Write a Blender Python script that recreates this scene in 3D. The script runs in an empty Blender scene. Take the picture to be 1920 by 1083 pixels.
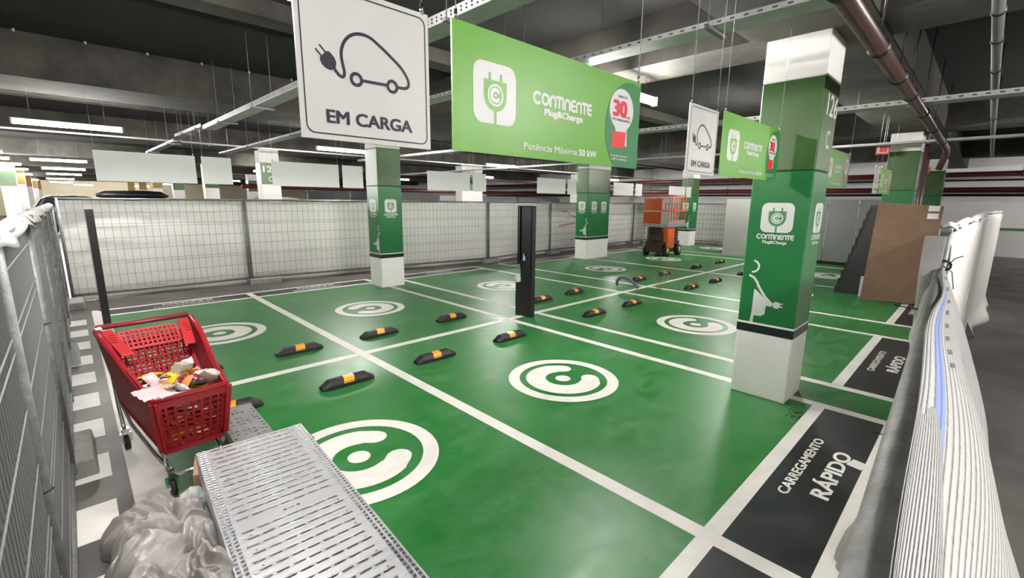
import bpy, math, random
from math import sin, cos, pi, radians
from mathutils import Vector, Matrix
random.seed(7)
SC = bpy.context.scene
COL = SC.collection

# ---------------------------------------------------------------- camera
FPX, YAW, PITCH, ROLL = 849.88, .8011, -.1912, .0099
cy_, sy_, cp_, sp_ = cos(YAW), sin(YAW), cos(PITCH), sin(PITCH)
fw = Vector((cp_*cy_, cp_*sy_, sp_)); rt = Vector((sy_, -cy_, 0)); up = rt.cross(fw)
cr_, sr_ = cos(ROLL), sin(ROLL)
rt, up = cr_*rt+sr_*up, -sr_*rt+cr_*up
cd = bpy.data.cameras.new('camera'); cam = bpy.data.objects.new('camera', cd); COL.objects.link(cam)
m = Matrix((rt, up, -fw)).transposed().to_4x4(); m.translation = Vector((-2.403, -5.135, 1.871))
cam.matrix_world = m
cd.sensor_width = 36; cd.lens = FPX/1920*36; cd.clip_start = .02; cd.clip_end = 200
SC.camera = cam

# ---------------------------------------------------------------- world, exposure
w = bpy.data.worlds.new('world'); SC.world = w; w.use_nodes = True
w.node_tree.nodes['Background'].inputs[0].default_value = (.8, .85, 1, 1)
w.node_tree.nodes['Background'].inputs[1].default_value = .02
SC.view_settings.view_transform = 'Standard'; SC.view_settings.look = 'None'
SC.view_settings.gamma = 1; SC.view_settings.use_curve_mapping = False
SC.view_settings.exposure = 3.45
TUBE = 34.0        # emission of the fluorescent tubes
ZL = 3.06          # height of the tubes
ZC = 3.80          # underside of the slab
ZB = 3.28          # underside of the beams

# ---------------------------------------------------------------- materials
MATS = {}
def mat(name, col, rough=.6, metal=0., noise=0., nscale=4., col2=None, bump=0., bscale=60., emit=0., coat=0., spec=None, trans=0., alpha=1., nlow=.35, nhigh=.65, rnoise=0.):
    if name in MATS: return MATS[name]
    M = bpy.data.materials.new(name); M.use_nodes = True; nt = M.node_tree; N = nt.nodes; L = nt.links
    b = N['Principled BSDF']
    b.inputs['Base Color'].default_value = (*col, 1); b.inputs['Roughness'].default_value = rough; b.inputs['Metallic'].default_value = metal
    b.inputs['Coat Weight'].default_value = coat
    if spec is not None: b.inputs['Specular IOR Level'].default_value = spec
    b.inputs['Transmission Weight'].default_value = trans
    b.inputs['Alpha'].default_value = alpha
    if emit:
        b.inputs['Emission Color'].default_value = (*col, 1); b.inputs['Emission Strength'].default_value = emit
    tc = N.new('ShaderNodeTexCoord')
    if noise or col2:
        t = N.new('ShaderNodeTexNoise'); t.inputs['Scale'].default_value = nscale; t.inputs['Detail'].default_value = 7; t.inputs['Roughness'].default_value = .62
        L.new(tc.outputs['Object'], t.inputs['Vector'])
        r = N.new('ShaderNodeMapRange'); r.inputs[1].default_value = nlow; r.inputs[2].default_value = nhigh
        L.new(t.outputs['Fac'], r.inputs[0])
        mx = N.new('ShaderNodeMix'); mx.data_type = 'RGBA'
        c2 = col2 or tuple(c*(1-noise) for c in col)
        mx.inputs[6].default_value = (*col, 1); mx.inputs[7].default_value = (*c2, 1)
        L.new(r.outputs[0], mx.inputs[0]); L.new(mx.outputs[2], b.inputs['Base Color'])
        if rnoise:
            r2 = N.new('ShaderNodeMapRange'); r2.inputs[3].default_value = rough-rnoise; r2.inputs[4].default_value = rough+rnoise
            L.new(t.outputs['Fac'], r2.inputs[0]); L.new(r2.outputs[0], b.inputs['Roughness'])
    if bump:
        t2 = N.new('ShaderNodeTexNoise'); t2.inputs['Scale'].default_value = bscale; t2.inputs['Detail'].default_value = 4
        L.new(tc.outputs['Object'], t2.inputs['Vector'])
        bp = N.new('ShaderNodeBump'); bp.inputs['Strength'].default_value = bump; bp.inputs['Distance'].default_value = .01
        L.new(t2.outputs['Fac'], bp.inputs['Height']); L.new(bp.outputs[0], b.inputs['Normal'])
    MATS[name] = M
    return M

def green_floor():
    """green parking paint: patchy, scuffed, half gloss"""
    M = bpy.data.materials.new('green_floor_paint'); M.use_nodes = True; nt = M.node_tree; N = nt.nodes; L = nt.links
    b = N['Principled BSDF']; tc = N.new('ShaderNodeTexCoord')
    def noise(s, d=6, ro=.6, stretch=None):
        t = N.new('ShaderNodeTexNoise'); t.inputs['Scale'].default_value = s; t.inputs['Detail'].default_value = d; t.inputs['Roughness'].default_value = ro
        if stretch:
            mp = N.new('ShaderNodeMapping'); mp.inputs['Scale'].default_value = stretch; L.new(tc.outputs['Object'], mp.inputs[0]); L.new(mp.outputs[0], t.inputs[0])
        else: L.new(tc.outputs['Object'], t.inputs[0])
        return t
    def rng(o, a, c, lo=0, hi=1):
        r = N.new('ShaderNodeMapRange'); r.inputs[1].default_value = a; r.inputs[2].default_value = c; r.inputs[3].default_value = lo; r.inputs[4].default_value = hi
        L.new(o, r.inputs[0]); return r.outputs[0]
    def mix(f, a, c):
        x = N.new('ShaderNodeMix'); x.data_type = 'RGBA'; L.new(f, x.inputs[0])
        for i, v in ((6, a), (7, c)):
            if isinstance(v, tuple): x.inputs[i].default_value = (*v, 1)
            else: L.new(v, x.inputs[i])
        return x.outputs[2]
    n1 = noise(.75, 5); n2 = noise(3.2, 8, .7, (1, 1.8, 1)); n3 = noise(1.6, 8, .68)
    c = mix(rng(n1.outputs['Fac'], .38, .62), (.009, .150, .020), (.026, .185, .042))
    c = mix(rng(n2.outputs['Fac'], .42, .72, 0, .65), c, (.070, .215, .092))
    c = mix(rng(n3.outputs['Fac'], .56, .74, 0, .55), c, (.15, .255, .165))
    L.new(c, b.inputs['Base Color'])
    L.new(rng(n2.outputs['Fac'], .3, .75, .30, .50), b.inputs['Roughness'])
    b.inputs['Specular IOR Level'].default_value = .4
    return M

GREENF = green_floor()
LINE = mat('line_paint', (.74, .72, .68), .5, noise=.18, nscale=5, nlow=.45, nhigh=.8)
CHAR = mat('charcoal_paint', (.011, .0135, .015), .4, col2=(.030, .033, .035), nscale=2.5, rnoise=.1)
ASPH = mat('asphalt_floor', (.125, .112, .103), .5, col2=(.06, .053, .05), nscale=1.2, rnoise=.1)
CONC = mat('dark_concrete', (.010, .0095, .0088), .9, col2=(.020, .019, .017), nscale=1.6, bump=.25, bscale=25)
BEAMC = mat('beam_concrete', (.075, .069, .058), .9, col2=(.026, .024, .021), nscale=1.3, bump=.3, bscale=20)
CWHITE = mat('white_column_paint', (.93, .915, .895), .55, noise=.05, nscale=3)
CGREEN = mat('green_wrap', (.007, .165, .040), .33, coat=.0, noise=.15, nscale=2)
CGREEND = mat('olive_green_paint', (.048, .125, .026), .36, coat=.0, noise=.2, nscale=3)
CBAND = mat('black_band', (.008, .014, .018), .3)
SWHITE = mat('sign_white', (.56, .555, .54), .35)
SBACK = mat('sign_back_white', (.74, .76, .74), .55, noise=.06, nscale=2)
SLIME = mat('sign_lime_green', (.125, .37, .035), .38, noise=.06, nscale=1.5)
SDKG = mat('sign_deep_green', (.035, .20, .07), .38)
SINK = mat('ink_navy', (.018, .012, .032), .4)
SRED = mat('ink_red', (.62, .015, .04), .4)
SREDP = mat('card_red', (.70, .035, .04), .4)
SGREY = mat('ink_grey_green', (.07, .24, .10), .4)
WHITEP = mat('white_print', (.64, .65, .64), .4)
DROD = mat('dull_threaded_rod', (.16, .16, .16), .6)
GALV = mat('galvanised_steel', (.52, .52, .53), .42, metal=.75, noise=.3, nscale=14)
FGALV = mat('weathered_galvanised_tube', (.27, .27, .27), .55, metal=.45, noise=.35, nscale=18, bump=.2, bscale=90)
WIRE = mat('fence_wire', (.22, .225, .23), .55, metal=.4)
TRAYM = mat('bright_galvanised_sheet', (.66, .66, .69), .36, metal=.55, noise=.06, nscale=5)
TRAYD = mat('ceiling_tray_steel', (.46, .46, .47), .45, metal=.35, noise=.2, nscale=6)
BROWNP = mat('brown_pipe', (.085, .045, .042), .35, noise=.25, nscale=8)
REDP = mat('dark_red_pipe', (.095, .014, .015), .4)
GREYP = mat('grey_pipe', (.13, .13, .13), .5)
BLACK = mat('black_powder_coat', (.009, .009, .010), .42)
RUBBER = mat('black_rubber', (.010, .010, .011), .55, bump=.15, bscale=200)
AMBER = mat('amber_reflector', (.90, .36, .015), .3)
SHEET = mat('white_sheeting', (.90, .875, .85), .75, noise=.07, nscale=1.2, bump=.5, bscale=6)
SHEETD = mat('grubby_white_plastic', (.40, .39, .38), .6, noise=.25, nscale=7, bump=.5, bscale=14)
POLY = mat('milky_polythene', (.34, .315, .305), .36, noise=.25, nscale=5, bump=.7, bscale=11)
CLEAR = mat('clear_crumpled_plastic', (.72, .74, .76), .22, alpha=.62, bump=.8, bscale=30)
CARTR = mat('red_cart_plastic', (.33, .008, .016), .42, noise=.15, nscale=6)
CARTL = mat('light_red_cart_plastic', (.46, .030, .035), .42)
CHROME = mat('chrome', (.66, .66, .68), .18, metal=1.)
CARDB = mat('brown_cardboard', (.19, .115, .07), .8, noise=.18, nscale=4, bump=.2, bscale=40)
CARDL = mat('light_cardboard', (.40, .25, .15), .8, noise=.15, nscale=5)
OSB = mat('chipboard', (.30, .19, .10), .75, col2=(.16, .09, .045), nscale=22)
GREYB = mat('grey_hoarding_board', (.26, .265, .27), .6, noise=.1, nscale=2)
PALEB = mat('pale_grey_board', (.34, .34, .315), .6, noise=.1, nscale=2)
ORANGE = mat('orange_paint', (.66, .105, .02), .4, noise=.15, nscale=4)
DARKR = mat('dark_scissor_steel', (.06, .022, .018), .5)
BEIGEB = mat('footing_concrete', (.34, .33, .32), .85, noise=.3, nscale=9, bump=.4, bscale=50)
WALLW = mat('white_wall_paint', (.90, .89, .90), .6, noise=.08, nscale=1)
WALLY = mat('cream_wall_paint', (.90, .80, .58), .6, noise=.08, nscale=.6)
YELLOWB = mat('ochre_band_paint', (.46, .27, .06), .5, noise=.15, nscale=3)
STRIPEG = mat('green_stripe_paint', (.10, .26, .08), .5)
PVC = mat('blue_grey_hose', (.10, .135, .17), .45)
GWIRE = mat('grey_green_wire', (.22, .27, .22), .5)
BLUEGREYC = mat('boarding_grey', (.30, .29, .32), .6, noise=.1, nscale=1.5)
TUBEM = mat('tube_light', (1.0, .965, .915), .5, emit=TUBE)
CAPM = mat('lamp_housing', (.55, .55, .56), .5)

# ---------------------------------------------------------------- helpers
class MB:
    def __init__(s): s.v = []; s.f = []; s.m = []; s.sm = []; s.uv = None; s.cur = 0; s.smooth = False
    def add(s, vs, fs):
        o = len(s.v); s.v += [tuple(v) for v in vs]
        for f in fs: s.f.append(tuple(i+o for i in f)); s.m.append(s.cur); s.sm.append(s.smooth)
    def box(s, x0, y0, z0, x1, y1, z1):
        s.hexa([(x0,y0,z0),(x1,y0,z0),(x1,y1,z0),(x0,y1,z0),(x0,y0,z1),(x1,y0,z1),(x1,y1,z1),(x0,y1,z1)])
    def hexa(s, p): s.add(p, [(0,3,2,1),(4,5,6,7),(0,1,5,4),(1,2,6,5),(2,3,7,6),(3,0,4,7)])
    def obox(s, c, ax, ay, az):
        c, ax, ay, az = map(Vector, (c, ax, ay, az))
        s.hexa([c-ax-ay-az, c+ax-ay-az, c+ax+ay-az, c-ax+ay-az, c-ax-ay+az, c+ax-ay+az, c+ax+ay+az, c-ax+ay+az])
    def bar(s, p, q, wx, wy=None, upv=(0,0,1)):
        p, q = Vector(p), Vector(q); d = (q-p); n = d.normalized(); u = Vector(upv)
        if abs(n.dot(u)) > .98: u = Vector((1,0,0))
        a = n.cross(u).normalized(); b = a.cross(n)
        s.obox((p+q)/2, a*wx/2, d/2, b*(wy or wx)/2)
    def quad(s, a, b, c, d): s.add([a,b,c,d], [(0,1,2,3)])
    def tube(s, pts, r, n=10, cap=True, closed=False):
        pts = [Vector(p) for p in pts]; rings = []; k = len(pts)
        t0 = None
        for i, p in enumerate(pts):
            a = pts[i-1] if (i > 0 or closed) else p; b = pts[(i+1) % k] if (i < k-1 or closed) else p
            t = (b-a).normalized()
            if t0 is None:
                u = Vector((0,0,1)) if abs(t.z) < .9 else Vector((1,0,0))
                u = (u - t*u.dot(t)).normalized()
            else: u = (u - t*u.dot(t)).normalized()
            t0 = t; v = t.cross(u); rr = r[i] if isinstance(r, (list, tuple)) else r
            rings.append([p+(u*cos(2*pi*j/n)+v*sin(2*pi*j/n))*rr for j in range(n)])
        vs = [q for g in rings for q in g]; fs = []
        for i in range(k if closed else k-1):
            for j in range(n):
                i2 = (i+1) % k
                fs.append((i*n+j, i*n+(j+1) % n, i2*n+(j+1) % n, i2*n+j))
        if cap and not closed:
            fs.append(tuple(range(n-1, -1, -1))); fs.append(tuple((k-1)*n+j for j in range(n)))
        sm = s.smooth; s.smooth = n > 5; s.add(vs, fs); s.smooth = sm
    def grid(s, fn, nu, nv, uv=False):
        vs = [fn(i/nu, j/nv) for i in range(nu+1) for j in range(nv+1)]
        fs = [(i*(nv+1)+j, (i+1)*(nv+1)+j, (i+1)*(nv+1)+j+1, i*(nv+1)+j+1) for i in range(nu) for j in range(nv)]
        sm = s.smooth; s.smooth = True; s.add(vs, fs); s.smooth = sm
        if uv: s.uv = [(i/nu, j/nv) for i in range(nu+1) for j in range(nv+1)]
    def prism(s, pts, axis, a, b):
        """pts 2D polygon extruded along axis from a to b"""
        f = {'x': lambda p, t: (t, p[0], p[1]), 'y': lambda p, t: (p[0], t, p[1]), 'z': lambda p, t: (p[0], p[1], t)}[axis]
        n = len(pts); s.add([f(p, a) for p in pts]+[f(p, b) for p in pts],
              [tuple(range(n-1,-1,-1)), tuple(range(n, 2*n))]+[(i, (i+1) % n, n+(i+1) % n, n+i) for i in range(n)])
    def mesh(s, name, mats):
        me = bpy.data.meshes.new(name); me.from_pydata(s.v, [], s.f)
        for mm in (mats if isinstance(mats, (list, tuple)) else [mats]): me.materials.append(mm)
        for p, mi, sm in zip(me.polygons, s.m, s.sm): p.material_index = mi; p.use_smooth = sm
        if s.uv:
            ul = me.uv_layers.new(name='uv')
            for l in me.loops: ul.data[l.index].uv = s.uv[l.vertex_index]
        me.update(); return me

def obj(name, src, mats, parent=None, label=None, loc=None, bevel=0, fixn=True):
    me = src if isinstance(src, bpy.types.Mesh) else src.mesh(name, mats)
    if isinstance(src, bpy.types.Mesh) and mats is not None:
        me.materials.clear(); me.materials.append(mats)
    if fixn and isinstance(src, MB):
        import bmesh
        b = bmesh.new(); b.from_mesh(me); bmesh.ops.recalc_face_normals(b, faces=b.faces); b.to_mesh(me); b.free()
    o = bpy.data.objects.new(name, me); COL.objects.link(o)
    if parent is not None: o.parent = parent
    if loc: o.location = loc
    if label: o['label'] = label
    if bevel:
        md = o.modifiers.new('bevel', 'BEVEL'); md.width = bevel; md.segments = 2; md.limit_method = 'ANGLE'
    return o
def tag(o, label, cat, group=None):
    o['label'] = label; o['category'] = cat
    if group: o['group'] = group
    return o
def thing(name, label, cat, loc=(0,0,0), rz=0, group=None):
    o = bpy.data.objects.new(name, None); COL.objects.link(o); o.location = loc; o.rotation_euler = (0,0,rz); o.empty_display_size = .1
    return tag(o, label, cat, group)
def struct(name, src, mats, parent=None, bevel=0):
    o = obj(name, src, mats, parent, bevel=bevel)
    if parent is None: o['kind'] = 'structure'
    return o
def stuff(o): o['kind'] = 'stuff'; return o
def dup(root, loc, rz=None, label=None, group=None):
    def cp(o, par):
        c = o.copy(); COL.objects.link(c); c.parent = par
        for ch in list(o.children): cp(ch, c)
        return c
    r = cp(root, None); r.location = loc
    if rz is not None: r.rotation_euler = (0,0,rz)
    if label: r['label'] = label
    if group: r['group'] = group
    return r

# --- flat shapes (fill by 2D curve so holes work) and lettering
def frame(o, right, upv):
    o, right, upv = Vector(o), Vector(right).normalized(), Vector(upv).normalized(); n = right.cross(upv)
    mm = Matrix((right, upv, n)).transposed().to_4x4(); mm.translation = o; return mm
def curve_mesh(cu, name, M):
    ob = bpy.data.objects.new('tmp', cu); COL.objects.link(ob)
    dg = bpy.context.evaluated_depsgraph_get(); dg.update()
    me = bpy.data.meshes.new_from_object(ob.evaluated_get(dg)); me.name = name
    bpy.data.objects.remove(ob); bpy.data.curves.remove(cu)
    me.transform(M); return me
def flat(loops, name, M, thick=0.0):
    cu = bpy.data.curves.new(name, 'CURVE'); cu.dimensions = '2D'; cu.fill_mode = 'BOTH'; cu.extrude = thick/2
    for lp in loops:
        sp = cu.splines.new('POLY'); sp.points.add(len(lp)-1)
        for i, p in enumerate(lp): sp.points[i].co = (p[0], p[1], 0, 1)
        sp.use_cyclic_u = True
    return curve_mesh(cu, name, M)
def tmesh(txt, bold=0.0):
    cu = bpy.data.curves.new('t', 'FONT'); cu.body = txt; cu.size = 1; cu.offset = bold; cu.resolution_u = 4
    cu.dimensions = '2D'; cu.fill_mode = 'BOTH'
    return curve_mesh(cu, 'lettering', Matrix.Identity(4))
_h = tmesh('H'); CAPH = max(v.co.y for v in _h.vertices)
def join(meshes, name='lettering'):
    vs, fs = [], []
    for me in meshes:
        o = len(vs); vs += [tuple(v.co) for v in me.vertices]; fs += [tuple(i+o for i in p.vertices) for p in me.polygons]
    me = bpy.data.meshes.new(name); me.from_pydata(vs, [], fs); me.update(); return me
def shifted(me, dx, dy, dz):
    m2 = me.copy(); m2.transform(Matrix.Translation((dx, dy, dz))); return m2
def text(txt, M, x0, y0, wid, cap, bold=.02):
    """lettering starting at x0, baseline y0, given width and capital height, in the frame M"""
    me = tmesh(txt)
    if bold > .004:
        me = join([me]+[shifted(me, dx*bold*.9, dy*bold*.6, .00002*(i+1)) for i, (dx, dy) in enumerate(((1, 1), (-1, 1), (1, -1), (-1, -1), (1.2, 0), (-1.2, 0)))])
    xs = [v.co.x for v in me.vertices]; a, b = min(xs), max(xs)
    sx = wid/(b-a); sy = cap/CAPH
    me.transform(Matrix.Translation((x0, y0, 0)) @ Matrix.Diagonal((sx, sy, 1, 1)) @ Matrix.Translation((-a, 0, 0)))
    me.transform(M); return me
def circ(cx, cy, r, n=32, a0=0, a1=2*pi, ry=None):
    full = abs(a1-a0-2*pi) < 1e-6; k = n if full else n+1
    return [(cx+r*cos(a0+(a1-a0)*i/n), cy+(ry or r)*sin(a0+(a1-a0)*i/n)) for i in range(k)]
def rrect(x0, y0, x1, y1, r, n=6):
    p = []
    for cx, cy, a in ((x1-r, y1-r, 0), (x0+r, y1-r, pi/2), (x0+r, y0+r, pi), (x1-r, y0+r, 1.5*pi)):
        p += [(cx+r*cos(a+pi/2*i/n), cy+r*sin(a+pi/2*i/n)) for i in range(n+1)]
    return p
def stroke(pts, wd, n=6):
    """outline polygon of an open polyline with round ends"""
    P = [Vector((p[0], p[1])) for i, p in enumerate(pts) if i == 0 or abs(p[0]-pts[i-1][0])+abs(p[1]-pts[i-1][1]) > 1e-6]; Lf, Rt = [], []
    W = wd if isinstance(wd, (list, tuple)) else [wd]*len(P)
    for i, p in enumerate(P):
        a = P[max(i-1, 0)]; b = P[min(i+1, len(P)-1)]
        t = (b-a).normalized(); nn = Vector((-t.y, t.x))
        k = 1
        if 0 < i < len(P)-1:
            t1 = (p-a).normalized(); k = 1/max(.5, t1.dot(t))
        Lf.append(p+nn*W[i]/2*k); Rt.append(p-nn*W[i]/2*k)
    def cap(c, t, r):
        a = math.atan2(t.y, t.x)
        return [(c.x+r*cos(a-pi/2+pi*i/n), c.y+r*sin(a-pi/2+pi*i/n)) for i in range(1, n)]
    te = (P[-1]-P[-2]).normalized(); ts = (P[0]-P[1]).normalized()
    return [tuple(p) for p in Rt]+cap(P[-1], te, W[-1]/2)+[tuple(p) for p in reversed(Lf)]+cap(P[0], ts, W[0]/2)
def bez(p0, p1, p2, p3, n=10):
    return [tuple((1-t)**3*a+3*(1-t)**2*t*b+3*(1-t)*t*t*c+t**3*d for a, b, c, d in zip(p0, p1, p2, p3)) for t in [i/n for i in range(n+1)]]
def arc(cx, cy, r, a0, a1, n=14): return [(cx+r*cos(radians(a0+(a1-a0)*i/n)), cy+r*sin(radians(a0+(a1-a0)*i/n))) for i in range(n+1)]
# rounded display capitals of the supermarket name: each letter as strokes in a unit box
LET = {
 'C': ([arc(.5, .5, .42, 48, 312)], .98), 'O': ([arc(.5, .5, .40, 0, 360, 24)], 1.04),
 'n': ([[(.1, .08), (.1, .55)]+arc(.42, .55, .32, 180, 0, 10)[1:]+[(.74, .08)]], .88),
 'T': ([[(.0, .9), (.7, .9)], [(.35, .9), (.35, .08)]], .74), 'I': ([[(.1, .9), (.1, .08)]], .28),
 'E': ([[(.62, .9), (.40, .9)]+arc(.40, .58, .32, 90, 180, 5)+[(.08, .42)]+arc(.40, .40, .32, 180, 270, 5)+[(.62, .08)], [(.1, .5), (.58, .5)]], .76),
}
def brand(M, x0, y0, wid, h, wd=.245):
    tot = sum(LET[c][1] for c in 'COnTInEnTE'); k = wid/tot; x = x0; out = []; dz = 0
    for c in 'COnTInEnTE':
        for s_ in LET[c][0]:
            dz += .00002
            if c == 'O':
                e_ = wd/2; cx, cy_o = x+.5*k, y0+.5*h
                out.append(flat([circ(cx, cy_o, .40*k+e_*h, 28, ry=(.40+e_)*h), circ(cx, cy_o, .40*k-e_*h, 28, ry=(.40-e_)*h)], 'l', M @ Matrix.Translation((0, 0, dz)))); continue
            out.append(flat([stroke([(x+p[0]*k, y0+p[1]*h) for p in s_], wd*h)], 'l', M @ Matrix.Translation((0, 0, dz))))
        x += LET[c][1]*k
    return join(out)
def c_emblem(M, cx, cy, r):
    """ring, open C and dot: the round emblem"""
    R1 = [circ(cx, cy, r, 56), circ(cx, cy, r*.80, 56)]
    pts = arc(cx, cy, r*.50, 40, 320, 36)
    pts = [(cx+r*.74, cy+r*.36)]*0+pts
    wds = [r*.36 if 2 < i < 34 else r*.32 for i in range(len(pts))]
    return join([flat(R1, 'e', M), flat([stroke(pts, wds, 8)], 'e', M), flat([circ(cx, cy, r*.14, 20)], 'e', M)])

def plug_icon(root, M, s, green, cx=0, cy=0, g2=None, name='plug_emblem'):
    """white rounded square with a plug and round C emblem, side s"""
    h = s/2
    T = M @ Matrix.Translation((cx, cy, 0))
    o = obj(name, flat([rrect(-h, -h, h, h, s*.2)], name, T), WHITEP, root)
    t1 = T @ Matrix.Translation((0, 0, .0008))
    body = [(-.27*s, .22*s), (.27*s, .22*s), (.27*s, .0)]+[(x*s, y*s) for x, y in arc(0, -.02, .27, 0, -180, 16)]
    loops = [flat([body], 'p', t1)]
    for x in (-.13, .13): loops.append(flat([rrect((x-.025)*s, .2*s, (x+.025)*s, .34*s, .02*s)], 'p', t1 @ Matrix.Translation((0, 0, .0001))))
    loops.append(flat([[(-.028*s, -.5*s), (.028*s, -.5*s), (.028*s, -.27*s), (-.028*s, -.27*s)]], 'p', t1 @ Matrix.Translation((0, 0, .0002))))
    obj('plug_shape', join(loops, 'plug_shape'), green, o)
    t2 = T @ Matrix.Translation((0, 0, .0016))
    obj('letter_mark', c_emblem(t2, 0, -.02*s, .185*s), WHITEP, o)
    return o

# ================================================================ SETTING
XL = (0, 2.5, 3.153, 5.838, 6.84, 10.03, 13.9)      # bay lines on the spine
YF, YR = -4.24, 4.42
b = MB(); b.box(-30, -16, -.2, 40, 64, 0); floor = struct('floor', b, ASPH)
def fpart(name, rects, mt, z0, z1, parent=floor):
    b = MB()
    for x0, y0, x1, y1 in rects: b.box(x0, y0, z0, x1, y1, z1)
    return obj(name, b, mt, parent)
fpart('green_paint', [(-2.14, YF, 17.9, YR)]+[(a, -4.86, c, YF) for a, c in ((2.44, 3.21), (5.78, 6.9))]+[(a, YR, c, 5.0) for a, c in ((2.44, 3.21), (5.78, 6.9))], GREENF, 0, .0012)
LW = .055
# painted lines
bays_f = [(-2.3, 0), (0, 2.5), (3.153, 5.838), (6.84, 10.03), (10.03, 13.9)]
for x in (0, 2.5, 3.153, 5.838, 6.84, 10.03, 13.9, 14.9): fpart('parking_line', [(x-LW, -4.9, x+LW, 5.02)], LINE, .0015, .003)
fpart('parking_line', [(-2.33, -4.9, -2.14, 5.02)], LINE, .0015, .003)
fpart('parking_line', [(-2.14, -LW, 17.9, LW)], LINE, .0012, .0026)
for a, c in bays_f:
    fpart('parking_line', [(a+LW if a else LW, YF-.10, c-LW, YF)], LINE, .0015, .003)
    fpart('parking_line', [(a+LW, -4.92, c-LW, -4.775)], LINE, .0015, .003)
    fpart('charcoal_box', [(a+LW, -4.775, c-LW, YF-.10)], CHAR, .0015, .0028)
    fpart('parking_line', [(a+LW, YR, c-LW, YR+.09)], LINE, .0015, .003)
    fpart('parking_line', [(a+LW, 4.93, c-LW, 5.02)], LINE, .0015, .003)
    fpart('charcoal_box', [(a+LW, YR+.09, c-LW, 4.93)], CHAR, .0015, .0028)
for k in range(13):
    y = 4.36-.74*k
    fpart('zebra_bar', [(-2.95, y-.40, -2.41, y)], LINE, 0, .0025)
Mf = frame((0, 0, .0032), (1, 0, 0), (0, 1, 0)); Mr = frame((0, 0, .0032), (-1, 0, 0), (0, -1, 0))
for i, (ex, fy, ry) in enumerate(((-1.08, -2.16, 2.15), (1.21, -2.21, 2.16), (4.46, -2.20, 2.24), (8.46, -2.28, 2.24), (11.95, -2.42, 2.30), (None, None, 2.66))):
    if ex is not None: obj('round_emblem', c_emblem(Mf, ex, fy, .585), LINE, floor)
    obj('round_emblem', c_emblem(Mr, -(ex if ex is not None else 17.0), -ry, .585), LINE, floor)
for a, c in bays_f:
    x0 = (a+c)/2-.5 if a > -1 else a+.75
    obj('lettering', text('CARREGAMENTO', Mf, x0, -4.485, 1.0, .062, .028), LINE, floor)
    obj('lettering', text('RÁPIDO', Mf, x0+.12, -4.685, .77, .098, .034), LINE, floor)
    obj('lettering', text('CARREGAMENTO', Mr, -x0-1.0, -4.655, 1.0, .062, .028), LINE, floor)
    obj('lettering', text('RÁPIDO', Mr, -x0-.9, -4.86, .77, .098, .034), LINE, floor)
# a patch of tape at the box and tyre scuffs by the column foot
b = MB(); b.obox((1.52, -4.735, .0034), (.06, -.012, 0), (.01, .045, 0), (0, 0, .0004)); obj('tape_scrap', b, LINE, floor)
b = MB()
for k in range(26):
    x, y = 2.13+random.uniform(-.11, .1), -4.17+random.uniform(-.07, .05); a = random.uniform(-.5, .9)
    b.obox((x, y, .0016), (.018*cos(a), .018*sin(a), 0), (-.005*sin(a), .005*cos(a), 0), (0, 0, .0003))
stuff(obj('tyre_scuff', b, CHAR, floor))

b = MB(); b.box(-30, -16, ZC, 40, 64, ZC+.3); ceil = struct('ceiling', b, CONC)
NB = [0]
def beam(x0, y0, x1, y1, z=ZB):
    NB[0] += 1; b = MB(); b.box(x0, y0, z, x1, y1, ZC-.002); return struct('trim_%d' % NB[0], b, BEAMC)
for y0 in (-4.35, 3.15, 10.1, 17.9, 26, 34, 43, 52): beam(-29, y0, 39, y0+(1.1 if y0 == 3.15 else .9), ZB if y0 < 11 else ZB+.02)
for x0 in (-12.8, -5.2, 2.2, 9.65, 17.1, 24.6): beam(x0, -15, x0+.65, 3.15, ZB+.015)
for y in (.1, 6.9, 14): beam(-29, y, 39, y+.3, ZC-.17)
b = MB()
for k in range(9): b.tube([(-2.6+k*.62, 3.10, ZC-.001), (-2.6+k*.62, 3.10, ZC-.03)], .014, 8)
obj('slab_anchor', b, CAPM, ceil)

# walls
b = MB(); b.box(22.6, -16, 0, 22.9, 64, ZC); wr = struct('wall_right', b, WALLW)
b = MB(); b.box(22.57, -16, .99, 22.6, -1, 1.07); obj('green_stripe', b, STRIPEG, wr)
b = MB(); b.box(-30, 62, 0, 40, 62.3, ZC); struct('wall_back', b, WALLY)
b = MB(); b.box(-30.3, -16, 0, -30, 64, ZC); struct('wall_left', b, WALLW)
b = MB(); b.box(-30, -16.3, 0, 40, -16, ZC); struct('wall_front', b, CONC)

# ================================================================ LAMPS
def make_lamp(label, loc, ln=1.3, rz=0):
    t = thing('fluorescent_lamp', label, 'ceiling light', loc, rz, 'fluorescent tube lamps under the slab')
    b = MB(); b.prism([(-.05, 0), (.05, 0), (.03, .045), (-.03, .045)], 'x', -ln/2, ln/2)
    b2 = MB(); b2.box(-ln/2, -.022, .003, ln/2, .022, .03); obj('lamp_housing', b2, CAPM, t)
    b = MB(); b.tube([(-ln/2+.01, 0, -.03), (ln/2-.01, 0, -.03)], .03, 12); obj('lamp_tube', b, TUBEM, t, 'glowing white tube')
    b = MB()
    for x in (-ln/2+.005, ln/2-.005): b.box(x-.012, -.035, -.064, x+.012, .035, .03)
    obj('end_cap', b, CAPM, t)
    for x in (-.45, .45):
        b = MB(); b.tube([(x, 0, .03), (x, 0, ZC-.003-loc[2])], .003, 6); obj('suspension_rod', b, DROD, t)
    return t
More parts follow.
